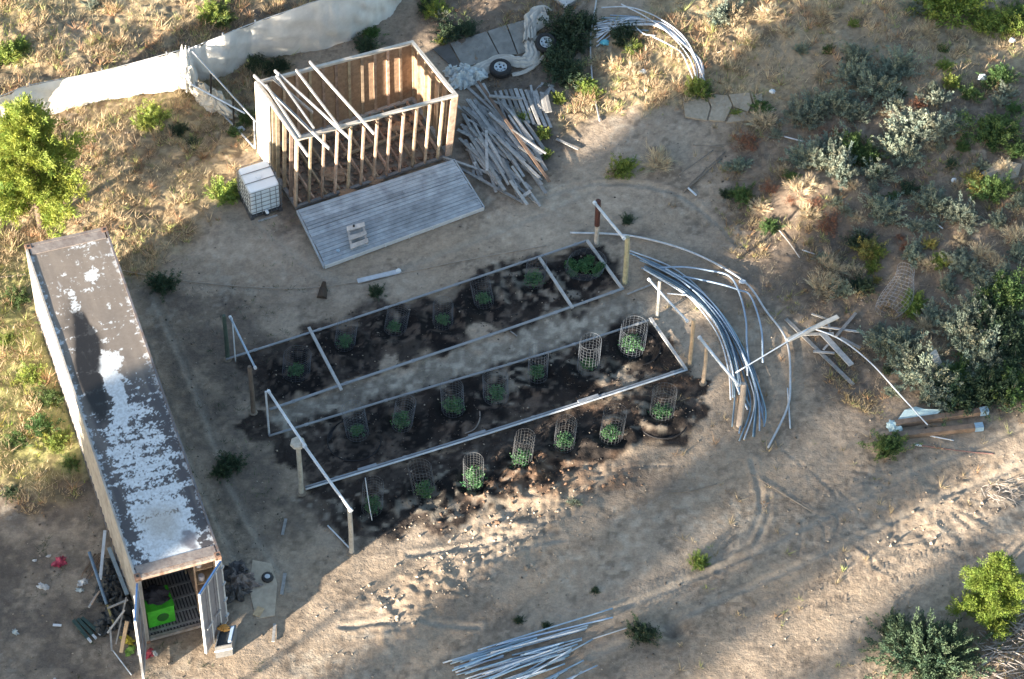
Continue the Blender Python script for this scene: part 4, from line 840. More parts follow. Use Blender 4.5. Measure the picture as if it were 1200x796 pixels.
# bottom pile of straight pipes
BG = 'straight pipes in the pile at the bottom of the photo'; BL = 'straight pale pipe in the loose pile at the bottom of the photo'
BP = [((519, 777), (629, 744)), ((528, 778), (640, 742)), ((560, 762), (718, 713)), ((570, 768), (689, 733)), ((530, 786), (600, 760)), ((535, 791), (655, 757)), ((545, 796), (682, 750)), ((555, 800), (672, 762)), ((532, 783), (612, 757)), ((575, 765), (688, 736)),
      ((600, 768), (682, 748)), ((590, 778), (655, 762)), ((565, 790), (660, 760)), ((598, 802), (695, 749)), ((590, 800), (667, 768)), ((575, 802), (662, 772)), ((620, 806), (684, 774)), ((640, 800), (655, 788)), ((655, 806), (682, 787)), ((560, 800), (630, 775)),
      ((545, 770), (625, 745)), ((550, 775), (612, 758)), ((540, 782), (590, 770)), ((610, 768), (650, 762)), ((605, 796), (640, 785)), ((570, 812), (668, 765)), ((530, 775), (600, 756)), ((552, 786), (645, 764)), ((630, 812), (700, 780)), ((545, 790), (600, 772)), ((534, 788), (590, 768)), ((586, 806), (662, 778)), ((610, 812), (650, 796))]
rb2 = random.Random(5)
for k in range(22):
    a, b_ = BP[rb2.randrange(0, 20)]; q = rb2.uniform(-4, 4); f_ = rb2.uniform(.0, .25); BP.append(((a[0]+f_*(b_[0]-a[0])+q, a[1]+f_*(b_[1]-a[1])+rb2.uniform(1, 4)), (b_[0]-rb2.uniform(0, 30), b_[1]+rb2.uniform(2, 12))))
for i, (a, b_) in enumerate(BP): pipe([a, b_], .024, .04+.03*(i % 5), pvcblue() if i % 3 else pvc(), BL, group=BG)
pipe([(694, 749), (738, 735)], .02, .05, steel(), 'thin grey pipe pointing from the bottom pile to a dark shrub')

# ------------------------------------------------------------------ SCATTERED PLANKS, BEAMS, WIRE ROLL (right)
SG = [((921, 374), (1000, 451), 'longest grey plank of the scatter, running down to the right', .11), ((953, 412), (978, 414), 'short plank crossing over the longest grey plank', .07), ((963, 390), (998, 428), 'wide grey plank pointing down between the scattered ones', .17), ((980, 394), (1003, 367), 'grey plank pointing up at the right of the scatter', .09),
      ((951, 368), (972, 375), 'thin short batten at the top of the plank scatter', .05), ((942, 392), (977, 391), 'grey plank lying level in the middle of the scatter', .09), ((956, 382), (1007, 389), 'long thin batten lying level across the scatter', .06), ((985, 396), (1008, 408), 'faded plank at the right end of the scatter', .09), ((970, 376), (973, 388), 'very short upright scrap in the plank scatter', .06), ((965, 410), (972, 402), 'tiny off-cut below the level plank', .06)]
for i, (a, b_, lb, wd) in enumerate(SG): plank(a, b_, wd, .035, .05+.03*(i % 4), label=lb)
plank((923, 399), (982, 371), .14, .04, .3, .2, label='pale wide board topping the plank scatter', m=mat('pale_board', (.5, .47, .42), .85, .2, 6))
bw = mat('beam_wood', (.19, .135, .1), .9, .4, 5)
for a, b_, lb in (((1049, 497), (1153, 482), 'thick brown timber beam lying beside the sagebrush'), ((1049, 511), (1147, 500.5), 'reddish brown timber beam lying nearest the track')):
    o = thing('timber_beam', G(*a), lb, 'beam'); MB().beam(G(*a, .12), G(*b_, .12), .17, .16).build('beam', bw, o)
    d = (G(*b_)-G(*a)).normalized(); MB().beam(G(*b_, .12)-d*.12, G(*b_, .12)+d*.12, .19, .18).build('plastic_wrap', mat('blue_plastic', (.25, .38, .5), .4, .2, 6), o)
quad([(1052, 492), (1060, 481), (1073, 477), (1084, 480), (1104, 480.5), (1095, 489)], .02, .12, mat('pale_plastic_sheet', (.5, .63, .64), .4, .15, 8, bump=.5), 'plastic_sheet', 'pale blue plastic sheet draped behind the upper timber beam', 'plastic sheet', [0, .1, .02, .12, .04, .02])
for i, (x, y, s, lb) in enumerate(((1045, 500, .3, 'pale plastic bunched at the left end of the upper beam'), (1053, 504, .2, 'pale plastic scrap between the two beam ends'), (1050, 513, .2, 'pale plastic scrap at the left end of the lower beam'))):
    lump('plastic_scrap', G(x, y, .05), s, s*1.2, .15, mat('pale_plastic_sheet', (.5, .63, .64)), lb, 'scrap', seed=i+3)
pipe([(1088, 510.5), (1118, 516.5)], .02, .04, pvc(), 'thin white cane on the sand below the lower beam', 'cane', name='cane')
pipe([(1072, 521), (1100, 525), (1130, 529), (1165, 532)], .014, .03, mat('red_stick', (.2, .1, .09), .9), 'thin reddish stick on the sand below the beams', 'stick', name='stick')
plank((1071, 521), (1080, 522.5), .05, .03, .05, m=pvc(), label='tiny white strip at the end of the reddish stick')
plank((1093, 412), (1102, 432), .24, .05, .55, .1, m=mat('pale_board', (.5, .47, .42)), label='short pale board standing up among the sagebrush')
lump('bottle', G(1026, 398, .05), .18, .14, .1, pvcblue(), 'small blue and white bottle beside the round sagebrush', 'bottle', seed=2, crumple=.2); plank((1029, 395), (1030, 408), .04, .03, .1, m=pvc(), label='thin white strip beside the blue bottle')
# wire roll
wr = thing('wire_roll', G(1052, 352), 'unrolled coil of welded wire mesh lying among the weeds', 'wire mesh')
m_ = MB(); c0 = G(1038, 372, .0); c1 = G(1060, 322, .0); axd = (c1-c0); Lw = axd.length; axd.normalize(); sdv = Vector((axd.y, -axd.x, 0)).normalized()
def W(a, t): R = .36+.1*math.sin(t*5); return c0+axd*t*Lw+sdv*(math.cos(a)*R)+Vector((0, 0, .25+math.sin(a)*.25))+sdv*.12*math.sin(t*3)
for k in range(14): m_.tube([W(2*math.pi*j/20, k/13) for j in range(20)], .004, 3, closed=True)
for j in range(18): m_.tube([W(2*math.pi*j/18, k/8) for k in range(9)], .004, 3, cap=False)
m_.build('wire_mesh', mat('pale_wire', (.27, .27, .28), .5, .1, 5, bump=0), wr)
pipe([(913, 270), (926, 286), (937, 302)], .018, .05, wood_grey(), 'thin grey stick on the scrub slope above the curved pipes', 'stick', name='stick'); pipe([(940, 293), (955, 298)], .02, .04, pvc(), 'short pale stick on the scrub slope', 'stick', name='stick')
pipe([(919, 160), (941, 166)], .022, .05, pvc(), 'white stick on the slope right of the pale slab', 'stick', name='stick'); pipe([(1094, 260), (1105, 268)], .02, .05, pvc(), 'short white stick below the pale sagebrush', 'stick', name='stick')
pipe([(780, 577), (810, 575), (840, 567)], .012, .03, twig, 'thin dark twig on the open sand', 'twig', name='twig'); pipe([(880, 555), (920, 580), (952, 600)], .012, .03, twig, 'long thin twig trailing across the sand towards the track', 'twig', name='twig')
for i, (a, b_) in enumerate((((800, 226), (846, 186)), ((806, 218), (850, 178)), ((795, 205), (836, 176)), ((815, 214), (828, 196)), ((812, 170), (848, 172)), ((803, 222), (830, 200)))):
    pipe([a, b_], .016, .04+.02*i, twig, 'dead grey stick in the little pile below the pale slab', 'stick', 'dead sticks below the slab', 'stick')
plank((806, 220), (816, 229), .05, .03, .05, m=pvc(), label='short white strip below the pile of dead sticks')
sl_ = thing('concrete_slab', G(848, 128), 'cracked pale concrete slab half buried in dry grass', 'slab')
for k, P in enumerate(([(800, 117), (826, 112), (832, 128), (828, 143), (803, 139)], [(828, 112), (852, 114), (858, 126), (849, 144), (830, 143), (834, 128)], [(854, 113), (878, 111), (881, 124), (876, 133), (860, 127)], [(861, 129), (877, 135), (894, 141), (851, 146)], [(880, 112), (893, 112), (894, 139), (879, 133), (884, 124)])):
    c = [G(x, y, -.04+.012*(k % 3)) for x, y in P]; n = len(c)
    MB().add(c+[p+Vector((0, 0, .08)) for p in c], [tuple(range(n, 2*n))[::-1], tuple(range(n))]+[(i, n+i, n+(i+1) % n, (i+1) % n) for i in range(n)]).build('slab_piece', mat('concrete_slab', (.38, .33, .26), .95, .3, 7, col2=(.25, .205, .15), bump=.6), sl_)
quad([(1150, 205), (1175, 190), (1197, 195), (1192, 210), (1160, 218)], .1, .0, mat('concrete_slab', (.4, .37, .33)), 'rock_slab', 'pale flat rock slab near the right edge of the photo', 'rock')
for i, (x, y, s, lb) in enumerate(((1151, 92, .28, 'crumpled white paper on the slope near the right edge'), (1186, 48, .2, 'white scrap below the bright green shrubs'), (1118, 212, .18, 'small pale blue scrap among the weeds'), (753, 85, .22, 'pale stone in the dry grass below the curved pipes'), (905, 108, .2, 'pale scrap beside the concrete slab'), (1096, 150, .15, 'pink blossom clump on the sagebrush'))):
    lump('scrap', G(x, y, .1), s, s*.8, s*.5, mat('pink_scrap', (.5, .35, .35)) if i == 5 else pvc(), lb, 'scrap', seed=i+30)

# ------------------------------------------------------------------ JUNK by the container
bl_ = mat('blue_pole', (.1, .16, .24), .6, .2, 5)
pipe([(104.5, 647), (125, 708)], .045, 0, bl_, 'thick blue pole leaning in the junk left of the container', 'pole', name='pole', zs=[.9, .45])
plank((125.5, 709), (134, 733), .05, .04, .5, .15, m=mat('green_brown_wood', (.25, .22, .1), .9), label='yellowish stick below the blue pole'); plank((123, 622), (117.5, 679), .08, .03, .3, .5, m=pvc(), label='white strip standing by the middle of the container side')
plank((127.6, 642), (149, 697), .1, .04, 1.0, .7, m=mat('blue_grey_panel', (.16, .21, .25), .6), label='blue-grey board leaning along the container side'); plank((119, 688), (104, 712), .05, .04, .2, label='grey slat in the junk at the foot of the blue pole')
plank((121, 686), (107, 708), .04, .03, .3, label='second thin grey slat beside the first in the junk', m=wood_tan())
plank((149, 728), (142, 765), .1, .05, .7, .1, m=mat('pale_tan_wood', (.45, .32, .2), .85), label='tan plank leaning beside the left container door'); plank((146, 715), (126, 742), .05, .03, .8, .4, m=wood_grey(), label='thin slat crossing over the tan plank')
plank((150, 703), (126, 713), .05, .03, .7, .6, label='grey slat lying level over the dark bags'); plank((129, 735), (131, 763), .05, .03, .3, .05, label='upright weathered slat at the front of the junk'); plank((148, 700), (136, 755), .04, .03, .9, .2, label='long thin slat leaning towards the camera in the junk')
pipe([(132, 762), (154, 791)], .018, .04, pvc(), 'thin pale stick on the sand in front of the junk', 'stick', name='stick')
for i in range(9):
    x = 98+random.random()*14; y = 655+random.random()*8; pipe([(x+12, y-6-random.random()*6), (x-4, y+10+random.random()*8)], .012, .1+.03*(i % 4), wood_brown(), 'brown twig in the bundle by the blue pole', 'twig', 'brown twigs by the blue pole', 'twig')
dk_ = mat('dark_bag', (.025, .03, .035), .6, .4, 6)
for i, (x, y, s, h) in enumerate(((132, 692, .8, .35), (145, 712, .9, .5), (121, 700, .5, .3), (135, 728, .7, .3), (122, 735, .55, .25), (148, 735, .5, .3), (128, 668, .6, .3))):
    lump('dark_bag', G(x, y, .0), s, s*.8, h, dk_, ['dark bag under the blue-grey board by the container', 'largest dark bag, in the middle of the junk heap', 'dark bag at the left under the blue pole', 'dark bag below the largest one in the junk heap', 'dark bag at the lower left of the junk heap', 'dark bag against the left container door', 'dark bag at the top of the junk heap'][i], 'bag', 'dark bags left of the container', seed=i+11, rz=i, crumple=.5, n=28)
for (x, y, c, nm, lb, s) in ((150, 751, (.6, .5, .05), 'yellow', 'bright yellow bag behind the left container door', .35), (152, 763, (.2, .35, .06), 'leafgreen', 'green bag below the yellow one', .3), (174, 767, (.5, .07, .1), 'redpink', 'pinkish red box under the container doors', .28), (181, 765, (.6, .6, .6), 'whitish', 'white carton beside the pinkish red box', .18), (70, 660, (.4, .04, .09), 'crimson', 'crimson bag alone on the ground left of the container', .38), (50, 688, (.65, .65, .66), 'whitish', 'larger white scrap left of the junk heap', .28), (98, 683, (.65, .65, .66), 'whitish', 'white scrap beside the blue pole', .28), (94, 692, (.45, .5, .5), 'greyish', 'grey scrap beside the junk heap', .2), (18, 741, (.5, .5, .5), 'greyish', 'small grey scrap near the left edge of the photo', .18), (65, 798, (.6, .6, .6), 'whitish', 'small white scrap at the bottom left', .15), (57, 652, (.6, .6, .6), 'whitish', 'tiny white scrap above the crimson bag', .12), (41, 657, (.6, .6, .55), 'whitish', 'tiny white scrap left of the crimson bag', .1), (155, 384, (.6, .6, .55), 'whitish', 'pale fleck on the sand right of the container', .06)):
    lump('scrap', G(x, y, .02), s, s*.6, s*.28, crumple=.85, n=30, rz=x, m= mat('scrap_'+nm, tuple(q*.8 for q in c), .6, .3, 9), label=lb, cat='scrap', seed=int(x))
plank((62, 732.5), (72, 733), .06, .03, .04, m=pvc(), label='short white strip left of the junk heap'); 
tl = thing('folding_tool', G(100, 738), 'dark green tool with three pale tips lying left of the junk heap', 'tool')
for k in range(3):
    a = G(86+k*5, 727-k*1.5, .07); b_ = G(103+k*5.5, 748-k*4, .07); MB().beam(a, b_, .09, .06).build('arm', mat('dark_green_tool', (.02, .05, .045), .6), tl); MB().beam(b_, b_+(b_-a).normalized()*.16, .06, .05).build('tip', pvc(), tl)
quad([(296, 657), (318, 661), (325, 685), (322, 722), (300, 726), (292, 690)], .03, .0, mat('tan_carpet', (.42, .35, .27), .95, .2, 5, bump=.5), 'mat', 'tan piece of carpet on the sand right of the container doors', 'carpet')
for i, (x, y, s, lb) in enumerate(((276, 672, .8, 'dark grey coat heap uppermost beside the right door'), (282, 684, .85, 'brownish grey coat in the middle of the clothes heap'), (277, 698, .6, 'flat dark coat at the bottom of the clothes heap'))):
    lump('coat', G(x, y, .0), s, s*.75, .25, mat('coat_%d' % i, [(.09, .085, .09), (.2, .165, .15), (.08, .075, .075)][i], .95, .3, 6), lb, 'coat', seed=i+21, rz=.2, crumple=.7, n=34)
c = G(313.5, 677, .06); sw = thing('small_wheel', c, 'small black wheel with pale hub lying on the carpet', 'wheel')
MB().lathe(c, [(.07, -.05), (.15, -.05), (.165, 0), (.15, .06), (.08, .06)], 18).build('tyre', black(), sw, smooth=True); MB().lathe(c, [(.075, .0), (.075, .065), (.03, .075)], 12).build('hub', pvc(), sw)
plank((334, 672), (330, 697), .09, .03, .04, label='upright short grey plank right of the small wheel'); plank((322, 731), (320, 752), .08, .03, .04, label='short grey plank below the carpet'); plank((335, 608), (331, 627), .08, .03, .04, label='short grey plank on the sand above the carpet')
plank((300, 722), (306, 712), .2, .02, .05, m=mat('cardboard', (.5, .36, .22), .9), label='sunlit cardboard scrap at the lower end of the carpet', cat='cardboard', name='cardboard')
cr_ = thing('crate', G(266, 752), 'open grey crate with dark contents at the foot of the right door', 'crate'); q_ = QM([(257, 737), (280, 731), (275, 765), (253, 766)])
q_ = QM([(258, 750), (278, 745), (273, 768), (253, 772)]); gm_ = mat('crate_grey', (.16, .16, .16), .6, .2, 5)
m_ = MB(); m_.box((0, 0, 0), (.06, 1, .5), q_); m_.box((.94, 0, 0), (1, 1, .5), q_); m_.box((.061, 0, 0), (.939, .05, .5), q_); m_.box((.061, .95, 0), (.939, 1, .5), q_); m_.box((.061, .051, 0), (.939, .949, .05), q_); m_.build('crate_body', gm_, cr_)
MB().box((-.02, 1.01, .3), (1.02, 1.04, .36), q_).build('rim', pvc(), cr_)
tag(MB().box((.1, .1, .05), (.7, .9, .44), q_).build('battery', dk_), 'dark battery standing inside the open grey crate', 'battery'); tag(MB().box((.74, .1, .06), (.92, .85, .56), q_).build('blue_case', pvcblue()), 'pale blue case upright in the open grey crate', 'case')
lump('glove', G(262, 737, .5), .3, .2, .12, mat('orange_cloth', (.4, .2, .05), .9), 'brown glove on top of the crate', 'glove', seed=7)

# ------------------------------------------------------------------ VEGETATION
def bush_proto(kind, v_):
    m = leafm[kind]; P = bpy.data.objects.new('shrub', None); COL.objects.link(P); sd = hash((kind[0], v_)) % 1 + v_*13+len(kind)*5
    r_ = np.random.default_rng(sd)
    if kind in ('sage', 'pale'): ns, npr, sp, lw, ll, mz, up = 85, 62, .034, .022, .06, .45, 1.4
    elif kind in ('straw',): ns, npr, sp, lw, ll, mz, up = 60, 16, .04, .014, .3, .5, 2.5
    elif kind == 'rust': ns, npr, sp, lw, ll, mz, up = 60, 20, .06, .02, .08, .3, 1
    else: ns, npr, sp, lw, ll, mz, up = 95, 56, .045, .026, .06, .3, 1.0
    d = dome_dirs(ns, sd, mz, .9); 
    base = np.stack([r_.normal(0, .16, ns), r_.normal(0, .16, ns), np.full(ns, .03)], 1)
    lob = 1+.35*np.sin(np.arctan2(d[:, 1], d[:, 0])*r_.integers(2, 5)+r_.random()*6)
    L = .5*(.55+.6*r_.random(ns))*lob
    cen = base+d*(L*.35)[:, None]
    leafy('foliage', m, cen, d, npr, L*.7, sp, lw, ll, sd, parent=P, up=up)
    s_ = MB()
    for k in range(0, ns, 5): s_.tube([base[k]*.4, base[k]+d[k]*L[k]*.5, cen[k]+d[k]*L[k]*.5], [.018, .012, .005], 4, cap=False)
    o = s_.build('stem', twig, P, origin=(0, 0, 0)); return P
protos = {}
KT = {'sage': ('sagebrush', 'grey-green sagebrush'), 'pale': ('sagebrush', 'pale silvery sagebrush'), 'green': ('shrub', 'mid green leafy shrub'), 'dark': ('shrub', 'dark green shrub'), 'bright': ('shrub', 'bright sunny green shrub'), 'yellow': ('shrub', 'yellow flowering brush'), 'straw': ('grass_tuft', 'straw-coloured grass tuft'), 'rust': ('weed', 'rusty red weed')}
LM = [((120, 480), 'the container'), ((300, 220), 'the white tote'), ((470, 250), 'the deck'), ((410, 120), 'the shed frame'), ((590, 160), 'the lumber heap'), ((586, 80), 'the left wheel'), ((640, 50), 'the right wheel'), ((760, 35), 'the upper pipe bundle'), ((850, 128), 'the concrete slab'), ((830, 200), 'the dead sticks'),
      ((960, 405), 'the plank scatter'), ((1052, 350), 'the wire mesh coil'), ((1100, 495), 'the timber beams'), ((1097, 420), 'the standing pale board'), ((1151, 92), 'the crumpled paper'), ((1175, 203), 'the flat rock slab'), ((880, 430), 'the curved pipes'), ((735, 310), 'the thick yellowish post'), ((630, 770), 'the bottom pipe pile'),
      ((1158, 690), 'the small pine'), ((45, 190), 'the left pine'), ((110, 90), 'the left fabric fence'), ((380, 30), 'the curving fabric fence'), ((262, 130), 'the steel frame'), ((930, 292), 'the thin stick on the slope'), ((985, 224), 'the burrow in the mound'), ((928, 163), 'the white stick on the slope'), ((1200, 10), 'the top right corner'), ((1200, 420), 'the right edge'), ((1026, 398), 'the blue bottle'), ((1090, 240), 'the short white stick'), ((700, 20), 'the long bent pole'), ((0, 30), 'the top left corner')]
seen = set()
def where(base, x, y):
    near = sorted(LM, key=lambda q: math.hypot(q[0][0]-x, q[0][1]-y))
    for k in range(6):
        (lx, ly), nm = near[k]; dx, dy = x-lx, y-ly; far = math.hypot(dx, dy)
        h = ('left' if dx < 0 else 'right'); v_ = ('above' if dy < 0 else 'below')
        rel = (h+' of' if abs(dx) > 2.2*abs(dy) else v_ if abs(dy) > 2.2*abs(dx) else v_+' and '+h+' of')
        adv = 'just ' if far < 45 else ('' if far < 90 else 'well ')
        s_ = '%s %s%s %s' % (base, adv, rel, nm)
        if s_ not in seen: seen.add(s_); return s_
    a, b_ = near[0][1], near[1][1]; s_ = '%s between %s and %s' % (base, a, b_); 
    k = 2
    while s_ in seen: s_ = '%s between %s and %s' % (base, near[0][1], near[k][1]); k += 1
    seen.add(s_); return s_
BU = """999 70 30 sage;1053 84 38 sage;1030 92 26 sage;1004 92 36 sage;1027 110 42 sage;1015 104 30 pale;936 138 38 pale;962 130 40 sage;985 127 38 sage;1002 138 30 sage;948 142 26 sage;1098 120 26 pale;1072 157 48 pale;1090 156 36 pale;1108 153 36 pale;1044 178 38 sage;1061 188 34 sage;1050 166 30 sage;1128 139 18 pale;
1163 162 52 green;1178 152 30 green;1010 187 40 green;998 178 30 green;973 187 44 sage;955 192 36 pale;942 190 36 sage;1027 208 32 sage;985 206 38 pale;1172 93 28 green;1160 100 20 green;1106 80 18 bright;1138 113 20 green;1112 12 60 bright;1095 6 36 bright;1128 4 30 bright;1155 34 34 bright;1150 20 26 bright;1186 32 40 bright;1196 20 30 green;1075 14 24 sage;
939 61 16 sage;891 128 20 green;908 159 14 pale;866 197 22 sage;965 20 26 straw;1140 212 20 yellow;1030 250 36 sage;1042 258 26 pale;1087 240 36 sage;1100 246 26 sage;1128 258 38 pale;1118 250 26 pale;1072 268 20 pale;1163 228 38 green;1150 222 26 yellow;990 248 16 pale;1017 296 30 yellow;1008 290 24 dark;1028 300 20 bright;988 343 22 sage;1073 356 22 bright;1068 366 20 bright;1103 308 20 bright;1120 312 28 pale;1135 318 26 sage;1090 288 14 yellow;1060 290 16 rust;1055 280 12 rust;
1052 408 44 sage;1040 412 30 sage;1066 432 40 sage;1078 446 38 pale;1055 424 26 sage;1180 350 52 green;1165 366 36 dark;1143 375 40 sage;1130 400 40 sage;1173 395 48 dark;1153 422 54 sage;1190 422 44 dark;1170 265 22 sage;1188 282 24 straw;1027 329 9 yellow;1095 452 50 sage;1118 466 48 dark;1092 470 36 pale;1145 455 48 dark;1160 462 50 dark;1185 458 46 green;1130 440 36 green;1040 528 34 green;
819 662 20 bright;754 745 28 dark;697 693 8 dark;608 729 9 dark;252 20 36 bright;262 26 24 green;10 70 34 bright;22 58 22 bright;32 10 10 pale;178 142 32 bright;170 150 22 bright;265 232 36 bright;275 224 22 green;434 42 22 green;428 56 26 dark;510 16 26 bright;516 22 18 pale;500 10 22 dark;663 38 44 dark;672 55 34 dark;655 80 42 dark;668 92 34 dark;650 62 26 dark;686 30 26 dark;530 42 30 dark;548 38 24 dark;520 50 14 bright;730 48 30 dark;742 60 20 bright;734 44 26 dark;
816 108 28 bright;826 112 18 green;729 201 30 bright;718 204 14 straw;770 195 30 straw;685 102 24 bright;693 112 20 bright;612 140 16 bright;637 160 16 bright;654 118 16 bright;640 182 14 bright;606 134 10 straw;843 24 34 pale;858 18 26 straw;190 336 30 dark;300 80 26 dark;318 84 20 dark;330 78 18 dark;110 10 16 pale;48 48 16 straw;130 100 14 straw;290 142 20 green;276 158 18 green;210 155 20 dark;225 170 16 dark;
20 352 22 green;60 380 22 bright;35 445 28 bright;58 470 24 green;48 505 30 green;66 520 26 bright;20 520 20 green;10 400 18 bright;270 545 24 dark;258 555 18 dark;84 545 18 green;12 580 16 dark;700 75 16 straw;740 90 22 straw;790 70 18 straw;900 20 20 straw;920 40 18 straw;880 50 18 straw;1010 20 20 straw;960 90 14 straw;1085 40 20 straw;1105 60 16 green;870 232 24 green;852 230 16 dark;1130 60 16 straw;1180 110 20 pale;1188 130 18 green;1190 180 26 green;1195 240 24 sage;1192 300 26 sage;
1065 225 20 dark;1045 232 14 green;1150 300 22 straw;1165 310 20 straw;1150 335 26 sage;1110 340 24 sage;1095 375 24 sage;1115 385 28 pale;970 60 12 green;1000 30 12 bright;1055 110 14 dark;1128 175 18 green;1115 195 16 dark;1170 122 16 sage;440 345 16 dark;672 590 12 sage;640 735 8 dark;735 260 14 dark;955 240 20 rust;900 225 18 rust;935 225 24 straw;948 255 22 straw"""
cnt = {}
rb = random.Random(12); occ = [tuple(map(float, it.split()[:3])) for it in BU.replace('\n', '').split(';')]
for k in range(1500):
    x, y = rb.uniform(860, 1198), rb.uniform(20, 480)
    if scrub_zone(np.array([x]), np.array([y]))[0] < .6: continue
    if 905 < x < 1030 and 355 < y < 460 or 1025 < x < 1075 and 310 < y < 385 or x < 930 and y > 270: continue
    wd = rb.choice((12, 14, 16, 18, 20, 24, 28))
    if any(math.hypot(x-a, (y-b_)*1.3) < (c+wd)*.42 for a, b_, c in occ): continue
    if len(occ) > 245: break
    occ.append((x, y, wd)); BU += ';%d %d %d %s' % (x, y, wd, rb.choice(('sage', 'sage', 'sage', 'pale', 'green', 'straw', 'straw', 'dark', 'rust', 'bright')))
for it in BU.replace('\n', '').split(';'):
    x, y, wd, kd = it.split(); x, y, wd = float(x), float(y), float(wd)
    k = cnt.get(kd, 0); cnt[kd] = k+1; v_ = k % 3
    if (kd, v_) not in protos: P = protos[(kd, v_)] = bush_proto(kd, v_)
    else: P = copy_tree(protos[(kd, v_)])
    P.name = KT[kd][0]; s = wd/41*(1.16 if kd in ('sage', 'pale') else 1.1); P.location = G(x, y, -.02); P.rotation_euler[2] = random.random()*6.28
    P.scale = (s*random.uniform(.9, 1.1), s*random.uniform(.9, 1.1), s*random.uniform(.75, 1.05))
    size = 'small ' if wd < 19 else ('large ' if wd > 38 else '')
    tag(P, where(size+KT[kd][1], x, y), 'grass' if kd == 'straw' else 'shrub', {'sage': 'sagebrush on the slope', 'pale': 'sagebrush on the slope'}.get(kd, 'shrubs and weeds around the yard'))
# the big sagebrush at the bottom right: built of its own
P = bpy.data.objects.new('sagebrush', None); COL.objects.link(P); d = dome_dirs(420, 77, .12, .8); r_ = np.random.default_rng(5); L = .55+.55*r_.random(420)
base = np.stack([r_.normal(0, .35, 420), r_.normal(0, .25, 420), np.full(420, .05)], 1); cen = base+d*(L*.45)[:, None]
leafy('foliage', mat('deep_sage_leaf', (.06, .1, .055), .8, .2, 5, attr='tint', trans=.15, bump=0), cen, d, 75, L*.65, .04, .024, .085, 78, parent=P, up=1.3)
s_ = MB()
for k in range(0, 420, 6): s_.tube([base[k]*.3, cen[k], cen[k]+d[k]*L[k]*.4], [.03, .02, .006], 4, cap=False)
s_.build('stem', twig, P, origin=(0, 0, 0)); P.location = G(1085, 775); tag(P, 'big bushy dark sagebrush at the bottom right in front of the small pine', 'shrub', 'sagebrush on the slope')
P2 = copy_tree(P); P2.location = G(1052, 745); P2.scale = (.45, .4, .5); P2.rotation_euler[2] = 2; tag(P2, 'paler side clump of the big sagebrush, on its upper left', 'shrub')
# pines
def pine(seed, H, R, nl, per, loc, label, lw=.03, ll=.11, needle='pine', dense=1.0, c0=.12, droop=0., group=None, spread=.1):
    r_ = np.random.default_rng(seed); P = thing('pine_tree', (0, 0, 0), label, 'tree', group)
    MB().tube([(0, 0, -.2), (.02*H*.1, 0, H*.3), (0, .01*H, H*.65), (.0, 0, H*.97)], ([.05, .05, .04, .012] if seed == 22 else [H*.022+.02, H*.018+.015, H*.011+.01, .012]), 9).build('trunk', bark, P, origin=(0, 0, 0), smooth=True)
    cen = []; di = []; LL_ = []; lm = MB()
    for i in range(nl):
        t = c0+(1-c0)*(i/nl)**.85; z = H*t; a = i*2.4+r_.normal(0, .3); prof = (1-((t-c0)/(1-c0))**1.4)*min(1, .55+(t-c0)*4)
        Lb = R*max(.1, prof)*(.65+.6*r_.random()); el = .15+.7*t-droop; e = np.array([math.cos(a)*Lb, math.sin(a)*Lb, Lb*el])
        s0 = np.array([0, 0, z]); lm.tube([s0, s0+e*.5-[0, 0, .05*Lb], s0+e], [.012*H*.4+.008, .01, .005], 5, cap=False)
        ns = max(4, int(per*Lb/R))
        for k in range(ns):
            f_ = .3+.7*k/ns; p = s0+e*f_+r_.normal(0, .07*Lb+.02, 3); cen.append(p); dd = e/np.linalg.norm(e)+r_.normal(0, .55, 3)+[0, 0, .35]; di.append(dd/np.linalg.norm(dd)); LL_.append(R*.2*(.6+.8*r_.random()))
    lm.build('limbs', bark, P, origin=(0, 0, 0))
    leafy('needles', leafm[needle], np.array(cen), np.array(di), int(22*dense), np.array(LL_), spread*R*.35, lw, ll, seed+1, parent=P, up=1.2)
    P.location = loc; return P
p_ = pine(3, 4.8, 1.6, 85, 34, G(48, 264, 0), 'sunlit yellow-green pine standing beyond the far end of the container', lw=.024, ll=.12, dense=2.2, spread=.13)
p_ = pine(8, 2.45, .9, 46, 50, G(1157, 722, 0), 'small bright green pine above the big sagebrush at the bottom right', needle='pine2', lw=.018, ll=.075, dense=1.7, c0=.03, spread=.16)
# tall pines standing outside the photograph at the lower left: their long shade crosses the yard
ss_, cs_ = math.sin(SUN_AZ), math.cos(SUN_AZ)
def at_s(s, t): return Vector((-ss_*s+cs_*t, cs_*s+ss_*t, 0))
TG = 'tall pines beyond the lower left of the yard'
TP = {}
def shade_pine(i, s, t, H, R_, bare=0):
    p = at_s(s, t)
    if bare not in TP: TP[bare] = Q = pine(21+bare, 10, 1.0, [110, 80, 80][bare], [22, 12, 11][bare], (0, 0, 0), 'x', lw=.075, ll=.2, needle='dark', dense=[1.0, .55, .5][bare], c0=[.05, .55, .12][bare], spread=.32)
    else: Q = copy_tree(TP[bare])
    Q.location = (p.x, p.y, float(hgt(p.x, p.y))-.1); Q.scale = (R_, R_, H/10); Q.rotation_euler[2] = i*1.3
    Q['group'] = TG; Q['label'] = 'tall dark pine standing beyond the lower left corner of the yard'; Q['category'] = 'tree'
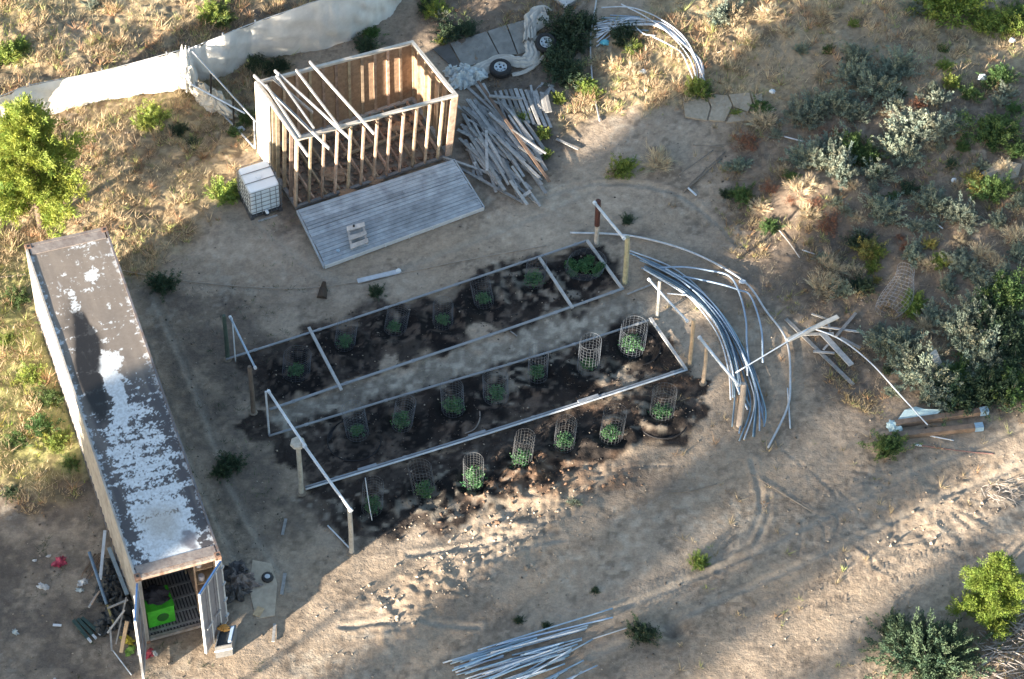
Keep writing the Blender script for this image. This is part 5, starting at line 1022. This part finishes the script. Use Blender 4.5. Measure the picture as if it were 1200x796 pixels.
for i, a_ in enumerate(((3.1, -42, 15, 1.4), (1.6, -46, 16, 1.7), (-.35, -44, 16, 1.65), (.6, -66, 19, 1.8, 2), (-7.0, -66, 24, 1.3, 2), (-7.9, -80, 26, 1.2, 2), (-10.4, -70, 24, 1.2, 2), (-11.3, -84, 26, .9, 2), (-13.9, -70, 24, .75, 2), (-18.0, -62, 20, 1.4, 2),
        (-4.1, -36, 12.5, 1.5, 1), (-5.9, -90, 26, .7, 2), (-9.2, -92, 28, .6, 2))): shade_pine(i, *a_)

# ------------------------------------------------------------------ GRASS, LITTER, CLODS
def scatter(n, dens, seed, x0=-18, x1=18, y0=-13.3, y1=17.5):
    r_ = np.random.default_rng(seed); x = r_.uniform(x0, x1, n); y = r_.uniform(y0, y1, n); z = hgt(x, y); px, py = PX(x, y, z)
    k = r_.random(n) < dens(px+vnoise(x, y, .5, 11)*26, py+vnoise(x, y, .5, 13)*22, x, y); k &= (px > -60) & (px < 1260) & (py > -60) & (py < 860)
    cx = (px > 0) & (px < 268)   # not inside the container
    ins = poly([(28, 350), (128, 330), (268, 700), (165, 760)], 2, X=px, Y=py) > .5
    k &= ~ins; x, y = x[k], y[k]
    return x, y, gz(x, y), r_
def blades(name, n, dens, seed, hmin, hmax, w_, m, label, cat, lean=.5):
    x, y, z, r_ = scatter(n, dens, seed); N = len(x); h = r_.uniform(hmin, hmax, N); a = r_.random(N)*6.283; ln = r_.normal(0, lean, (N, 2))
    b0 = np.stack([x, y, z+.005], 1); sd = np.stack([np.cos(a), np.sin(a), 0*a], 1)*w_/2; tp = b0+np.stack([ln[:, 0]*h, ln[:, 1]*h, h], 1)
    V_ = np.stack([b0-sd, b0+sd, tp], 1).reshape(-1, 3); q = np.arange(N)*3; ts = .65+.7*r_.random(N)
    cl = np.clip(.5+vnoise(x, y, .7, 51)*2, 0, 1); T_ = np.stack([ts, ts*(.93+.1*cl), ts*(.85+.1*cl)], 1)
    o = npmesh(name, V_, np.stack([q, q+1, q+2], 1), m, None, np.repeat(T_, 3, 0), 'tint', k=3); print(name, N)
    return tag(o, label, cat, kind='stuff')
clump = lambda x, y, s, o: np.clip(.35+vnoise(x, y, s, o)*3, 0, 1)
def tufts(name, n, per, dens, seed, hmin, hmax, w_, m, label, cat, spread=.05, lean=.55):
    x, y, z, r_ = scatter(n, dens, seed); n0 = len(x); hs = r_.uniform(hmin, hmax, n0)*(.5+r_.random(n0)); tc = .6+.75*r_.random(n0); gr = r_.random(n0)
    col = np.where((gr < .16)[:, None], [[.8, 1.05, .6]], np.where((gr > .82)[:, None], [[.95, .7, .6]], [[1.05, 1, .95]]))*tc[:, None]
    x, y, z, hs = [np.repeat(q, per) for q in (x, y, z, hs)]; col = np.repeat(col, per, 0); N = len(x); dx, dy = r_.normal(0, 1, N), r_.normal(0, 1, N)
    h = hs*(.6+.6*r_.random(N)); a = r_.random(N)*6.283; b0 = np.stack([x+dx*spread*.6, y+dy*spread*.6, z-.01+0*h], 1); sd = np.stack([np.cos(a), np.sin(a), 0*a], 1)*w_/2
    tp = b0+np.stack([dx*lean*h, dy*lean*h, h], 1); V_ = np.stack([b0-sd, b0+sd, tp], 1).reshape(-1, 3); q = np.arange(N)*3
    o = npmesh(name, V_, np.stack([q, q+1, q+2], 1), m, None, np.repeat(col*(.8+.4*r_.random(N))[:, None], 3, 0), 'tint', k=3); print(name, N)
    return tag(o, label, cat, kind='stuff')
tufts('grass_tufts', 42000, 13, lambda px, py, x, y: grass_zone(px, py)*clump(x, y, .5, 66), 75, .1, .28, .02, leafm['straw'], 'clumps of dry bunch grass over the sunlit slopes', 'grass')
tufts('scrub_tufts', 60000, 12, lambda px, py, x, y: np.clip(scrub_zone(px, py)+.06*(px > 780), 0, 1)*clump(x, y, .8, 67)*.8, 76, .06, .2, .018, mat('scrub_blade', (.33, .275, .17), .9, .3, 6, attr='tint', bump=0, trans=.15), 'dull tufts of dry grass and weeds on the scrubby slope', 'grass')
tufts('low_weeds', 9000, 12, lambda px, py, x, y: (px < 340)*(py > 330)*.3*clump(x, y, .9, 68)+mx(E(280, 550, 60, 50, .6, px, py), E(330, 370, 60, 40, .6, px, py), E(120, 700, 70, 70, .6, px, py))*.4*clump(x, y, .5, 69), 77, .04, .1, .018, leafm['dark'], 'sparse low dark weeds on the shaded sand', 'weeds', lean=1)
blades('dry_grass', 200000, lambda px, py, x, y: grass_zone(px, py)*clump(x, y, .35, 61), 71, .06, .24, .016, leafm['straw'], 'dry straw-coloured grass over the sunlit slopes', 'grass')
tufts('bank_grass', 9000, 16, lambda px, py, x, y: poly([(-300, 290), (20, 300), (75, 430), (120, 540), (60, 570), (-300, 520)], 8, px, py)*clump(x, y, .5, 74), 78, .06, .2, .02, mat('bank_blade', (.36, .4, .1), .8, .25, 5, attr='tint', trans=.35, bump=0), 'yellow-green grass covering the bank left of the container', 'grass')
blades('green_grass', 190000, lambda px, py, x, y: np.clip(.35*grass_zone(px, py)+mx(1.6*E(50, 430, 60, 130, .4, px, py), .5*E(150, 130, 120, 60, .5, px, py), .6*E(80, 60, 120, 50, .5, px, py)), 0, 1)*clump(x, y, .6, 62)*.6, 72, .05, .17, .016, leafm['bright'], 'low green grass and weeds among the dry grass', 'grass')
blades('scrub_litter', 300000, lambda px, py, x, y: scrub_zone(px, py)*clump(x, y, .4, 63)*.7, 73, .03, .13, .018, mat('litter_blade', (.25, .21, .16), .9, .3, 6, attr='tint', bump=0), 'dead weeds and litter over the scrubby slope', 'ground cover', lean=1.2)
blades('shade_weeds', 60000, lambda px, py, x, y: mx(E(330, 260, 22, 60, .5, px, py), E(280, 560, 40, 40, .6, px, py)*.6, E(580, 215, 50, 20, .5, px, py)*.6, E(200, 335, 30, 20, .6, px, py)*.5, E(540, 180, 12, 60, .5, px, py)*.6)*clump(x, y, .4, 64), 74, .04, .14, .016, leafm['green'], 'thin green weeds by the tote, deck and lumber', 'weeds')
blades('straw_mulch', 90000, lambda px, py, x, y: mx(poly([(330, 485), (730, 345), (762, 372), (330, 510)], 4, px, py)*.5, E(740, 465, 60, 22, .5, px, py)*.8, E(620, 565, 90, 22, .5, px, py)*.35)*clump(x, y, .3, 65), 75, .01, .04, .014, mat('mulch_blade', (.24, .2, .15), .9, .3, 6, attr='tint', bump=0), 'loose straw scattered between the garden beds', 'straw', lean=4)
# clods and pebbles
def clods(name, n, dens, seed, s0, s1, m, label, cat):
    x, y, z, r_ = scatter(n, dens, seed); N = len(x); s = s0+(s1-s0)*r_.random(N)**3
    base = np.array([(1, 0, 0), (-1, 0, 0), (0, 1, 0), (0, -1, 0), (0, 0, 1), (0, 0, -1)], float)
    V_ = base[None]*(1+r_.normal(0, .25, (N, 6, 1)))*s[:, None, None]*np.array([1, 1, .7]); a = r_.random(N)*6.28; ca, sa = np.cos(a)[:, None], np.sin(a)[:, None]
    V_ = np.stack([V_[..., 0]*ca-V_[..., 1]*sa, V_[..., 0]*sa+V_[..., 1]*ca, V_[..., 2]], -1)+r_.normal(0, .15, (N, 6, 3))*s[:, None, None]+np.stack([x, y, z+s*.3], 1)[:, None]
    fo = np.array([(0, 2, 4), (2, 1, 4), (1, 3, 4), (3, 0, 4), (2, 0, 5), (1, 2, 5), (3, 1, 5), (0, 3, 5)]); Fq = (fo[None]+np.arange(N)[:, None, None]*6).reshape(-1, 3)
    T_ = .7+.6*r_.random(N); o = npmesh(name, V_.reshape(-1, 3), Fq, m, None, np.repeat(np.stack([T_]*3, 1), 6, 0), 'tint', k=3); print(name, N)
    return tag(o, label, cat, kind='stuff')
clods('pebbles', 26000, lambda px, py, x, y: .25+.5*mx(E(1090, 590, 140, 60, .7, px, py), E(560, 640, 120, 60, .6, px, py))*(1-poly([(265, 420), (688, 283), (805, 432), (360, 571)], 5, px, py)), 81, .008, .035, mat('pebble', (.3, .25, .2), .9, .3, 6, attr='tint', bump=0), 'small pebbles and clods over the sandy yard', 'gravel')
clods('dark_litter', 30000, lambda px, py, x, y: (.02+.28*clump(x, y, .8, 71)*clump(x, y, .3, 72)+.3*mx(poly([(-50, 560), (110, 540), (170, 800), (-50, 820)], 30, px, py), poly([(150, 320), (330, 340), (330, 620), (270, 660), (200, 480)], 30, px, py))*clump(x, y, .35, 73)), 85, .008, .04, mat('bark_fleck', (.09, .075, .062), .95, .3, 6, attr='tint', bump=0), 'dark flecks of bark and dung littering the sand', 'litter')
clods('soil_clods', 50000, lambda px, py, x, y: mx(poly([(265, 420), (688, 283), (730, 338), (318, 480)], 5, px, py), poly([(316, 510), (762, 376), (830, 440), (800, 500), (440, 640), (360, 571)], 8, px, py))*.8, 82, .008, .045, mat('dark_clod', (.035, .029, .027), .95, .4, 6, attr='tint', bump=0), 'dark crumbly garden soil clods in the beds', 'soil')
clods('spoil_heap', 42000, lambda px, py, x, y: mx(E(590, 577, 34, 13, .5, px, py), E(655, 565, 90, 14, .5, px, py)*.6, E(800, 440, 26, 16, .5, px, py)*.8, E(620, 550, 20, 12, .5, px, py), E(560, 600, 60, 14, .6, px, py)*.4), 83, .012, .08, mat('spoil', (.15, .092, .06), .95, .4, 6, attr='tint', bump=0), 'reddish brown clods spilled along the front of the lower bed', 'soil')
clods('sand_clods', 36000, lambda px, py, x, y: mx(poly([(430, 690), (640, 575), (700, 585), (470, 750)], 14, px, py)*.8, E(1080, 600, 110, 50, .8, px, py)*.2, E(560, 640, 80, 30, .6, px, py)*.4), 84, .012, .075, mat('sand_clod', (.3, .25, .2), .95, .25, 6, attr='tint', bump=0), 'trampled sand clods in the sunlit strip before the garden', 'sand')
# dead branches heap bottom right
m_ = MB(); r_ = random.Random(4)
for k in range(170):
    a = (r_.uniform(1140, 1225), r_.uniform(720, 800)); L = r_.uniform(8, 40); q = r_.uniform(-.9, .9); z = r_.uniform(.02, .3); m_.tube([G(a[0], a[1], z), G(a[0]+L*math.cos(q), a[1]+L*math.sin(q), z*.6)], r_.uniform(.006, .018), 4, cap=False)
tag(m_.build('brushwood', mat('dead_branch', (.3, .27, .25), .9, .3, 5)), 'heap of dead grey branches at the bottom right corner', 'branches', kind='stuff')
m_ = MB()
for k in range(40):
    a = (r_.uniform(1150, 1195), r_.uniform(560, 590)); L = r_.uniform(5, 18); q = r_.uniform(-1.2, 1.2); m_.tube([G(a[0], a[1], .05), G(a[0]+L*math.cos(q), a[1]+L*math.sin(q), .1)], .008, 4, cap=False)
tag(m_.build('brushwood', mat('dead_branch', (.3, .27, .25))), 'small tangle of pale dead twigs above the small pine', 'branches', kind='stuff')

single_out()
